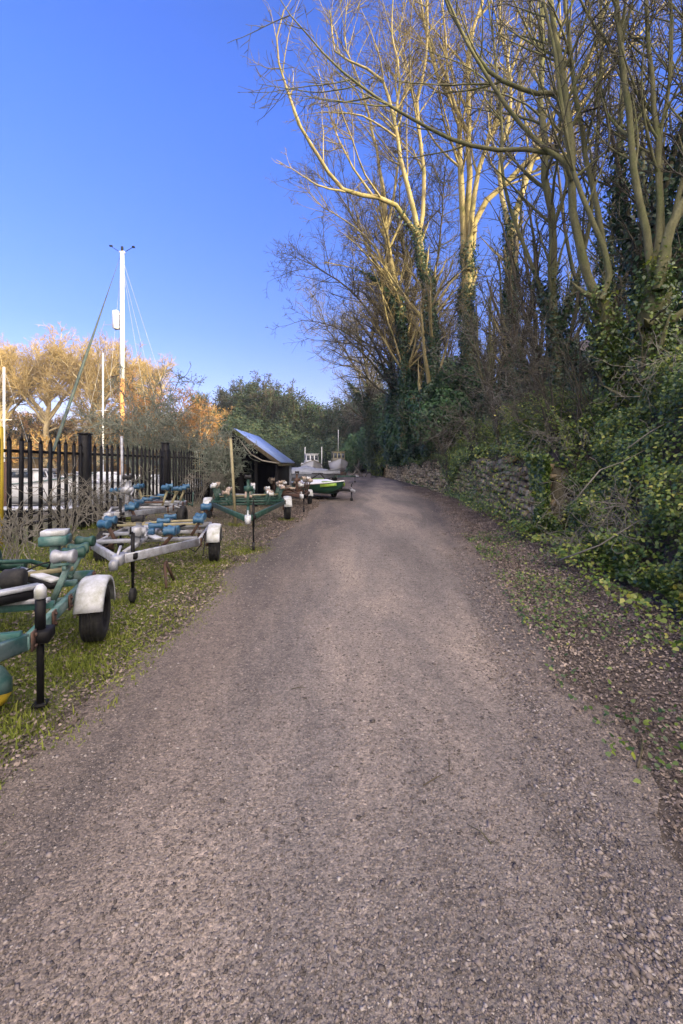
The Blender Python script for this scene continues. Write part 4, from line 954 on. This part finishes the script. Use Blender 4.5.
# hillside wood on the right
rg2 = np.random.default_rng(77)
spots = [(6.6,9.5,.6,8.0),(8.2,10.5,.8,9),(7.4,12.5,.8,10),(9.5,13,1,11),(7.2,15.5,.9,11),(10.8,16.5,1,12),(8.6,18.5,1,12),(7.4,21,1,12),(12.5,20.5,1.1,14),(10,24,1.1,13),(9,31,1.1,13),(13.5,28,1.2,14),(12,36,1.2,14),(8.5,41,1.2,13),(17,33,1.2,14),(16,46,1.3,15),(9,52,1.3,14),(8.4,62,1.3,13),(20,55,1.4,15)]
words_ = ['slim ivy-wrapped hillside tree', 'straight bare hillside tree', 'twisting hillside tree with a mossy trunk']
where = ['right behind the nearest pollard','first up the slope behind the pollards','behind the leaning pollard','high on the slope at the right edge','behind the ivy mound','higher up behind the ivy mound','between the third sunlit tree and the edge','right of the third sunlit trunk','deep in the wood at the upper right','right of the thick forked trunk','behind the thick forked trunk','far up the slope behind the forked trunk','above the long exposed wall','left of the long golden limb at wall height','deep in the wood behind the sunlit trees','far back on the wooded slope','above the far end of the wall','nearest the bend of the track','highest on the far wooded slope']
for i, (x, y, s, h) in enumerate(spots):
    if x/y < .60: h *= .62
    z0 = float(terr(x, y)); b = np.array([x, y, z0-.2]); st = []
    ns = 3 if i % 3 else 4
    for k in range(ns):
        a = rg2.random()*6.28; le = .8+1.6*rg2.random()
        e = b+np.array([math.cos(a)*le, math.sin(a)*le, h*(.75+.3*rg2.random())]); m_ = b+np.array([math.cos(a)*le*.6, math.sin(a)*le*.6, h*.4])+rg2.normal(size=3)*.25
        st.append(([b+rg2.normal(size=3)*.1, m_, e], .12*s, .03))
    tree('hillside_tree', words_[i % 3]+' '+where[i], 'tree', st, (40,180,300 if y < 30 else 200), mt('bark_near' if i % 2 else 'bark_dark','twig_near'), rg2, 'trees of the wooded hillside',
      lf=(.35,.45,.5), ang=(35,42,45), trop=(.07,.04,.02), tip=.005+.00015*y, rmin=.009, ivy=(5000 if x/y > .62 else 2600, h*(.6 if x/y > .62 else .3), .09+.002*y, .45, M['ivy_dark']), base=b, lmax=3.2, sides=(6,4,3,3))
# evergreen masses by the wall
def bush(name, label, cat, c, rad, n, size, mat, rg, group=None, stems=8, twig='twig_near', lob=6):
    c = np.array(c, float); rad = np.array(rad, float)
    t = thing(name, label, cat, tuple(c), 0, group)
    st = []
    for k in range(stems):
        d = rg.normal(size=3); d[2] = abs(d[2])+.4; d /= np.linalg.norm(d); st.append(([np.zeros(3), d*rad*[.4,.4,.9]+[0,0,.1*rad[2]], d*rad*[.85,.85,1.5]], .03*rad[2]**.5, .008))
    Pp, R = stemset(st, 8); tw = grow(Pp, R, 160, .5, 45, 5, rg, .2, 1, .02, .15, .5, .004, .2, .006)
    build_tubes('stems', [(Pp, R), tw], M[twig], t, [5,3])
    lc = rg.normal(size=(lob,3)); lc[:,2] = np.abs(lc[:,2])*.9; lc = lc/np.linalg.norm(lc, axis=1, keepdims=True)*rad*(.35+.4*rg.random((lob,1)))+[0,0,rad[2]*.5]
    i = rg.integers(0, lob, n); d = rg.normal(size=(n,3)); d /= np.linalg.norm(d, axis=1, keepdims=True)
    rr = rad*.5*(.6+.5*rg.random((lob,1)))[i]; q_ = (.72+.4*rg.random(n)**.7)[:,None]*(1+.22*vnoise(d[:,0]*2+i, d[:,2]*2, .6, 2))[:,None]
    pos = lc[i]+d*rr*q_; pos[:,2] = np.maximum(pos[:,2], .02)
    leaves('foliage', pos, d+rg.normal(size=(n,3))*.5+[0,0,.3], size*(.6+.8*rg.random(n)), mat, t, rg)
    return t
ev = [(5.9,24,2.3,1.5,2.6,'dark holly bush above the wall under the thick forked trunk'),(5.9,30,2.1,1.6,3.6,'tall holly bush under the golden limb'),(5.7,36,2.0,1.6,3.8,'dark laurel bush hanging over the mossy wall'),(5.4,44,1.4,1.8,3.9,'bushy evergreen beyond the mossy wall'),(4.7,52,.2,1.5,3.2,'bright green laurel where the wall meets the bend'),(4.9,62,.3,2.4,5.0,'large dark evergreen closing the bend'),(2.9,72,.0,2.6,5.5,'tall dark evergreen straight ahead past the cruiser'),(7.5,48,2.5,3,6,'high dark evergreen on the slope past the arching tree'),(7.2,38,3.2,2.4,4.5,'round evergreen on the slope beside the golden tree'),(8,28,3.5,2.2,4,'low evergreen on the slope behind the forked trunk')]
for i, (x, y, z, r_, h, lb) in enumerate(ev):
    bush('evergreen_bush', lb, 'bush', (x, y, z), (r_*1.25, r_*1.8, h*.9), 16000, .11+.0022*y, M['ivy' if i == 4 else 'evergreen'], rg2, 'evergreen bushes beside the wall', lob=9)
# bare bush over the fence, frosted brambles at its foot
for i, (x, y, hh, sp, lb, n1) in enumerate([(-7.0,15.0,5.4,1.8,'tallest grey-green bush growing up behind the fence', 26),(-7.0,18.6,4.8,1.9,'tangled bush between the tall bush and the shed', 26),(-4.35,15.3,2.9,.75,'dense twiggy bush arching over the front corner of the shed', 20)]):
    b = np.array([x, y, .1]); st = []
    for k in range(n1):
        a = rg2.random()*6.28; l_ = sp*(.35+.75*rg2.random())
        e = b+np.array([math.cos(a)*l_*.9, math.sin(a)*l_*1.1, hh*(.5+.5*rg2.random())*(1-.15*l_)]); m_ = b+np.array([math.cos(a)*l_*.4, math.sin(a)*l_*.4, hh*.5])
        st.append(([b+rg2.normal(size=3)*.15*[1,1,.1], m_, e, e+np.array([math.cos(a)*.5, math.sin(a)*.4, -.12])], .022, .006))
    tree('hedge_bush', lb, 'bush', st, (160,900,800), mt('twig_frost','twig_frost'), rg2, 'bushes behind the fence', lf=(.42,.5,.5), ang=(50,50,50), trop=(-.01,-.01,-.02), wig=(.15,.17,.18), tip=.0055, rmin=.008, sides=(5,3,3,3), base=b, lmin=.25, lmax=1.3, leafc=(2600, .05, .06, M['frost_leaf']))
for i, (x, y, hh, lb) in enumerate([(-4.4,6.9,.75,'pale dead bramble tangle below the first fence post'),(-4.6,8.4,.8,'dead bramble stems between the fence and the silver trailer'),(-4.3,5.7,.55,'low dead bramble behind the teal trailer'),(-4.7,14.2,.9,'dead bramble behind the V-frame trailer')]):
    b = np.array([x, y, float(terr(x,y))]); st = []
    for k in range(14):
        a = rg2.random()*6.28; l_ = hh*(.4+.8*rg2.random())
        e = b+np.array([math.cos(a)*l_, math.sin(a)*l_, hh*(.3+.6*rg2.random())]); m_ = b+np.array([math.cos(a)*l_*.5, math.sin(a)*l_*.5, hh*(.7+.5*rg2.random())])
        st.append(([b+rg2.normal(size=3)*.1*[1,1,.1], m_, e], .008, .003))
    tree('bramble', lb, 'bramble', st, (60,160), mt('twig_grey','twig_grey'), rg2, 'dead brambles along the fence', lf=(.5,.5), ang=(50,50), trop=(0,0), wig=(.16,.2), tip=.0025, rmin=.004, sides=(4,3,3), base=b, lmin=.15)
for i, (x, y, s_, lb) in enumerate([(3.95,5.6,.8,'tangle of bare bramble stems over the nearest ivy'),(4.3,7.2,.9,'bare bramble arching from the middle of the ivy bank'),(4.5,9.0,.9,'bare bramble stems where the ivy bank meets the wall'),(5.2,6.6,1.0,'bare bramble stems high on the ivy bank under the pollards'),(3.6,6.4,.6,'low bramble reaching over the leaf litter')]):
    b = np.array([x, y, float(terr(x,y))]); st = []
    for k in range(12):
        a = math.pi+rg2.normal()*1.0; l_ = s_*(.5+.7*rg2.random())
        e = b+np.array([math.cos(a)*l_, math.sin(a)*l_*1.1, s_*(-.1+.5*rg2.random())]); m_ = (b+e)/2+np.array([0,0,s_*(.35+.3*rg2.random())])
        st.append(([b+rg2.normal(size=3)*.2*[1,1,.2], m_, e], .006, .002))
    tree('bramble', lb, 'bramble', st, (60,140), mt('twig_grey','twig_grey'), rg2, 'bare brambles on the ivy bank', lf=(.5,.5), ang=(50,50), trop=(0,0), wig=(.16,.2), tip=.0018, rmin=.003, sides=(4,3,3), base=b, lmin=.15)
# far golden trees across the water
rg3 = np.random.default_rng(5)
far = [(-52,65,22,'golden bare tree cut by the left edge'),(-45.5,66,22.5,'broad golden bare tree with a pale trunk beyond the water'),(-49,84,24,'golden bare tree behind the broad pale-trunked one'),(-37.5,66,19.5,'golden bare tree left of the tall mast'),(-40,86,23,'rear golden bare tree left of the tall mast')]
for i, (x, y, top, lb) in enumerate(far):
    z0 = float(terr(x, y)); b = np.array([x, y, z0-.3]); h = top-z0; st = [([b, b+[.3,0,h*.3], b+[.2,.3,h*.62]], .5, .26)]
    for k in range(13):
        a = k*.7+rg3.random(); r_ = h*.36*(.6+.5*rg3.random()); s_ = b+np.array([.25,.1,h*(.26+.3*rg3.random())])
        st.append(([s_, s_+np.array([math.cos(a)*r_*.45, math.sin(a)*r_*.45, h*.2]), s_+np.array([math.cos(a)*r_, math.sin(a)*r_, h*(.38+.14*rg3.random())])], .22, .05))
    tree('golden_tree', lb, 'tree', st, (240,2300,6500), mt('bark_pale','twig_gold','bark_pale'), rg3, 'sunlit trees across the water', lf=(.5,.52,.62), ang=(40,44,45), trop=(.05,.035,.02), tip=.013, rmin=.022, sides=(8,4,3,3), base=b, tlo=.3)
# russet trees just beyond the fence bushes and small hedge trees on the far bank
def small_tree(name, lb, x, y, h, w, mats, rg, group, counts=(90,500,1400), tip=.014, leafc=None, cat='tree'):
    z0 = float(terr(x, y)); b = np.array([x, y, z0-.2]); st = []
    for k in range(7):
        a = k*.9+rg.random(); r_ = w*(.5+.5*rg.random())
        st.append(([b, b+np.array([math.cos(a)*r_*.3, math.sin(a)*r_*.3, h*.4]), b+np.array([math.cos(a)*r_, math.sin(a)*r_, h*(.65+.25*rg.random())])], .012*h+.03, .03))
    return tree(name, lb, cat, st, counts, mats, rg, group, lf=(.42,.45,.5), ang=(40,45,45), trop=(.04,.03,.02), tip=tip, rmin=tip*1.7, sides=(6,4,3,3), base=b, tlo=.2, leafc=leafc, lmin=.4)
for i, (x, y, h, w, lb) in enumerate([(-23,57,13,4.0,'russet bare tree behind the tallest fence bush'),(-19,58,11.5,3.6,'smaller russet tree toward the shed'),(-27.5,60,14,3.8,'russet tree right of the tall mast')]):
    small_tree('russet_tree', lb, x, y, h, w, mt('bark_pale','twig_orange','twig_orange'), rg3, 'russet trees beyond the water', leafc=(2500,.2,.35,M['far_orange']))
names = ['orange','yellowish','pale','tawny','dull gold']
proto = []
for i in range(3): proto.append(small_tree('hedge_tree', 'x', -60+i*4, 56, 4.6, 2.6, mt('bark_pale','twig_gold' if i != 1 else 'twig_orange','twig_orange'), rg3, 'low scrub trees along the far bank', counts=(60,300,700), leafc=(1500,.17,.3,M['far_orange'] if i != 2 else M['far_leaf'])))
hx = 0
for i in range(44):
    x = -66+i*3.3; y = 54+rg3.random()*7
    if i >= 16: y = 68+rg3.random()*26; x = -(.82-.021*(i-16)+.01*rg3.random())*y
    o = proto[i] if i < 3 else copy_tree(proto[i % 3])
    o.location = (x, y, float(terr(x, y))-.2); o.rotation_euler[2] = rg3.random()*6; s_ = (.75 if i < 16 else 1.0)+.5*rg3.random(); o.scale = (s_,)*3
    o['label'] = 'sunlit scrub tree in the low row on the far bank behind the fence' if i < 16 else 'small tawny tree on the sunlit slope above the far bank'; o['group'] = 'low scrub trees along the far bank' if i < 16 else 'small trees on the sunlit slope'; 
# distant wood at the end of the track
pf = []
for i in range(4):
    b = np.array([0.,0.,0.]); h = 15.; st = [([b, b+[.2,0,h*.4], b+[.1,.2,h*.85]], .35, .08)]
    for k in range(8):
        a = k*.8+rg3.random(); s_ = b+np.array([.1,0,h*(.1+.5*rg3.random())]); r_ = h*.2
        st.append(([s_, s_+np.array([math.cos(a)*r_*.5, math.sin(a)*r_*.5, h*.12]), s_+np.array([math.cos(a)*r_, math.sin(a)*r_, h*.3])], .14, .04))
    pf.append(tree('distant_tree', 'x', 'tree', st, (120,800,2000), mt('bark_dark','twig_near','bark_dark'), rg3, 'wood closing the end of the track', lf=(.42,.45,.5), ang=(40,42,45), trop=(.04,.03,.02), tip=.02, rmin=.03, sides=(6,4,3,3), base=b, leafc=(7000 if i != 1 else 800, .30, .5, M['far_leaf'] if i != 3 else M['evergreen']),
       ivy=(4000, 11, .3, 1.2, M['far_leaf'])))
ub = bush('understory_bush', 'dark leafy bush in the understory below the wood closing the view', 'bush', (-22,84,0), (4.5,3,4.2), 9000, .3, M['far_leaf'], rg3, 'understory of the closing wood', lob=10)
for i, (x, y, s) in enumerate([(-26.5,87,1.05),(-17.5,82,1.05),(-13.5,83,1.1),(-10,80,1),(-7,82,1.15),(-4,78,.95),(-1,80,1.1),(2.4,79,1.0),(-21,93,1.1),(-14,95,1.3),(-7,97,1.5),(0,96,1.9),(-28,98,1.0),(-5,74,.7),(-9.5,76,.75),(-14.5,77,.8)]):
    o = copy_tree(ub); o.location = (x, y, float(terr(x, y))-.2); o.scale = (s, s, s); o.rotation_euler[2] = i*1.3
n = 0
for (x, y, s, k) in [(-27,100,.9,1),(-23,96,1.0,1),(-20,92,.95,0),(-17,94,1.2,1),(-11,91,1.3,1),(-15,90,1.08,1),(-12.5,94,1.1,0),(-9,88,1.15,2),(-6,92,1.18,3),(-3.2,86,1.05,0),(-.5,90,1.1,2),(2.2,84,1.1,1),(5,88,1.2,3),(7,80,1.1,0),(-17,106,1.1,3),(-8,108,1.3,0),(1,104,1.4,2),(-24,112,.95,2),(-30,112,.9,0),(-34,104,.8,3)]:
    o = pf[k] if n in (0,) and False else copy_tree(pf[k])
    o.location = (x, y, float(terr(x, y))-.3); o.rotation_euler[2] = rg3.random()*6; o.scale = (s*1.0, s*1.0, s*.87)
    o['label'] = ['dark leafy tree in the shaded wood closing the view','thin bare tree standing in the shaded wood','bushy green tree in the shaded wood closing the view','evergreen tree in the shaded wood at the bend'][k]; n += 1
for o in pf:
    for c_ in [x for x in bpy.data.objects if x.parent == o]: bpy.data.objects.remove(c_)
    bpy.data.objects.remove(o)
# overhanging pale twigs and a bramble spray on the near bank, loose sticks on the track
for i, pts in enumerate([px(5.6,(575,500),(600,470),(622,462),(645,450)), px(5.2,(560,560,.4),(600,545),(640,520),(690,528)), px(5.8,(628,448),(650,432),(672,420))]):
    mb = MB(); mb.tube(pts, [.010,.009,.006,.003][:len(pts)], 5); mb.tube([pts[1], pts[1]+np.array([-.05,0,.12]), pts[1]+np.array([-.14,0,.17])], .004, 4)
    tag(mb.build('dead_twig', M['twig_grey'], None, True), ['pale crooked dead twig sticking out of the ivy', 'long low dead stem arching from the bank foot', 'short pale twig high on the near ivy'][i], 'twig')
for i, pts in enumerate([px(0,(0,0))]*0): pass
for i, (x, y, a, l_, r_) in enumerate([(.62,1.78,2.2,.12,.003),(.40,2.1,.6,.14,.004),(.55,2.2,1.5,.1,.003),(1.55,2.25,.9,.3,.007),(-.35,3.0,.2,.1,.003),(.95,1.45,-.9,.2,.0018)]):
    z = float(track_z(np.array([x]), np.array([y]))[0])+.008; d = np.array([math.cos(a), math.sin(a), 0])*l_; p0 = np.array([x,y,z])
    mb = MB(); mb.tube([p0, p0+d*.5+[.01,0,.008], p0+d], [r_, r_*.8, r_*.4], 5); mb.tube([p0+d*.5+[.01,0,.008], p0+d*.6+[.02,.035,.006]], r_*.5, 4)
    tag(mb.build('stick', M['bark_dark'], None, True), ['tiny curved twig near the bottom centre of the track', 'forked dark twig lying mid track', 'thin dark twig beside the forked one', 'thickest stick lying at the leafy right edge', 'short dark twig on the left half of the track', 'long hair-thin straw on the track at the bottom right'][i], 'stick')
hz = NT('haze_air'); pv = hz.n('ShaderNodeVolumePrincipled'); pv.inputs['Color'].default_value = (.72,.82,1,1); pv.inputs['Density'].default_value = .0004; hz.l(pv.outputs[0], hz.out.inputs['Volume'])
hb_ = MB(); hb_.add([(x,y,z) for z in (-3.2,46) for x,y in ((-261,-101),(161,-101),(161,331),(-261,331))], [(3,2,1,0),(4,5,6,7),(0,1,5,4),(1,2,6,5),(2,3,7,6),(3,0,4,7)])
tag(hb_.build('haze', hz.m), 'thin pale haze over the whole place', 'haze', kind='stuff')
# ---------------------------------------------------------------- camera, light
cam = bpy.data.cameras.new('camera'); co = bpy.data.objects.new('camera', cam); C.objects.link(co)
co.location = (0,0,EYE); co.rotation_euler = (math.radians(90),0,0)
cam.sensor_fit = 'VERTICAL'; cam.sensor_height = 24; cam.lens = F/1024*24; cam.shift_y = -(512-H0)/1024; cam.clip_end = 3000; cam.clip_start = .05
S.camera = co
EL, AZ = math.radians(14), math.atan2(.8, -.6)     # azimuth from +Y towards +X
sd = Vector((math.sin(AZ)*math.cos(EL), math.cos(AZ)*math.cos(EL), math.sin(EL)))
sl = bpy.data.lights.new('sun', 'SUN'); so = bpy.data.objects.new('sun', sl); C.objects.link(so)
sl.energy = 4.4; sl.angle = math.radians(.5); sl.color = (1,.83,.50)
so.rotation_euler = sd.to_track_quat('Z', 'Y').to_euler(); so.location = (30,-30,40)
wd = bpy.data.worlds.new('World'); S.world = wd; wd.use_nodes = True
nt = wd.node_tree; bg = nt.nodes['Background']
sk = nt.nodes.new('ShaderNodeTexSky'); sk.sky_type = 'NISHITA'; sk.sun_disc = False; sk.sun_elevation = EL; sk.sun_rotation = AZ
sk.air_density = 1.0; sk.dust_density = .3; sk.ozone_density = 3.0
# deeper blue clear sky, and a bright patch added out of view above and behind to fill the shade
tint = nt.nodes.new('ShaderNodeMix'); tint.data_type = 'RGBA'; tint.blend_type = 'MULTIPLY'; tint.inputs[0].default_value = 1
tcol = nt.nodes.new('ShaderNodeValToRGB'); sxyz = nt.nodes.new('ShaderNodeSeparateXYZ'); tco = nt.nodes.new('ShaderNodeTexCoord')
nt.links.new(tco.outputs['Generated'], sxyz.inputs[0]); nt.links.new(sxyz.outputs['Z'], tcol.inputs['Fac'])
e_ = tcol.color_ramp.elements; e_[0].position = .02; e_[0].color = (1.0,.70,.84,1); e_[1].position = .62; e_[1].color = (.70,.88,1.80,1)
e2 = tcol.color_ramp.elements.new(.28); e2.color = (.72,.70,1.22,1)
nt.links.new(tcol.outputs[0], tint.inputs[7]); nt.links.new(sk.outputs[0], tint.inputs[6])
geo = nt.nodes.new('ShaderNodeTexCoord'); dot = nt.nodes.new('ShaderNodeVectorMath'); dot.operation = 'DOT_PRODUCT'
nt.links.new(geo.outputs['Generated'], dot.inputs[0]); fill_dir = Vector((.25,-.72,.72)).normalized(); dot.inputs[1].default_value = fill_dir
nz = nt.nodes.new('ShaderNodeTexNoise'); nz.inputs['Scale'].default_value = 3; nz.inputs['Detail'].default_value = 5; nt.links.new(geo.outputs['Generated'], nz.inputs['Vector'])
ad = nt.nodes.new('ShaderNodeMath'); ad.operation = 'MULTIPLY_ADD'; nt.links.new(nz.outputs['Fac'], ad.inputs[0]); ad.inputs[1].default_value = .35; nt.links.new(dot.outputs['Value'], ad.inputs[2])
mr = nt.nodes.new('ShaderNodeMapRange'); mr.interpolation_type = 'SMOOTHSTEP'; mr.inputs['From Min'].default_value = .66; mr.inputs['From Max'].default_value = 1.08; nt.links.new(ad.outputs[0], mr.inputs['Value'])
fill_mix = nt.nodes.new('ShaderNodeMix'); fill_mix.data_type = 'RGBA'; nt.links.new(mr.outputs[0], fill_mix.inputs[0]); nt.links.new(tint.outputs[2], fill_mix.inputs[6]); fill_mix.inputs[7].default_value = (21.0,18.2,16.4,1)
nt.links.new(fill_mix.outputs[2], bg.inputs[0]); bg.inputs[1].default_value = .10
S.view_settings.view_transform = 'Standard'; S.view_settings.look = 'None'; S.view_settings.exposure = 1.38; S.view_settings.gamma = 1
S.cycles.max_bounces = 6; S.cycles.transparent_max_bounces = 4
S.cycles.use_denoising = True
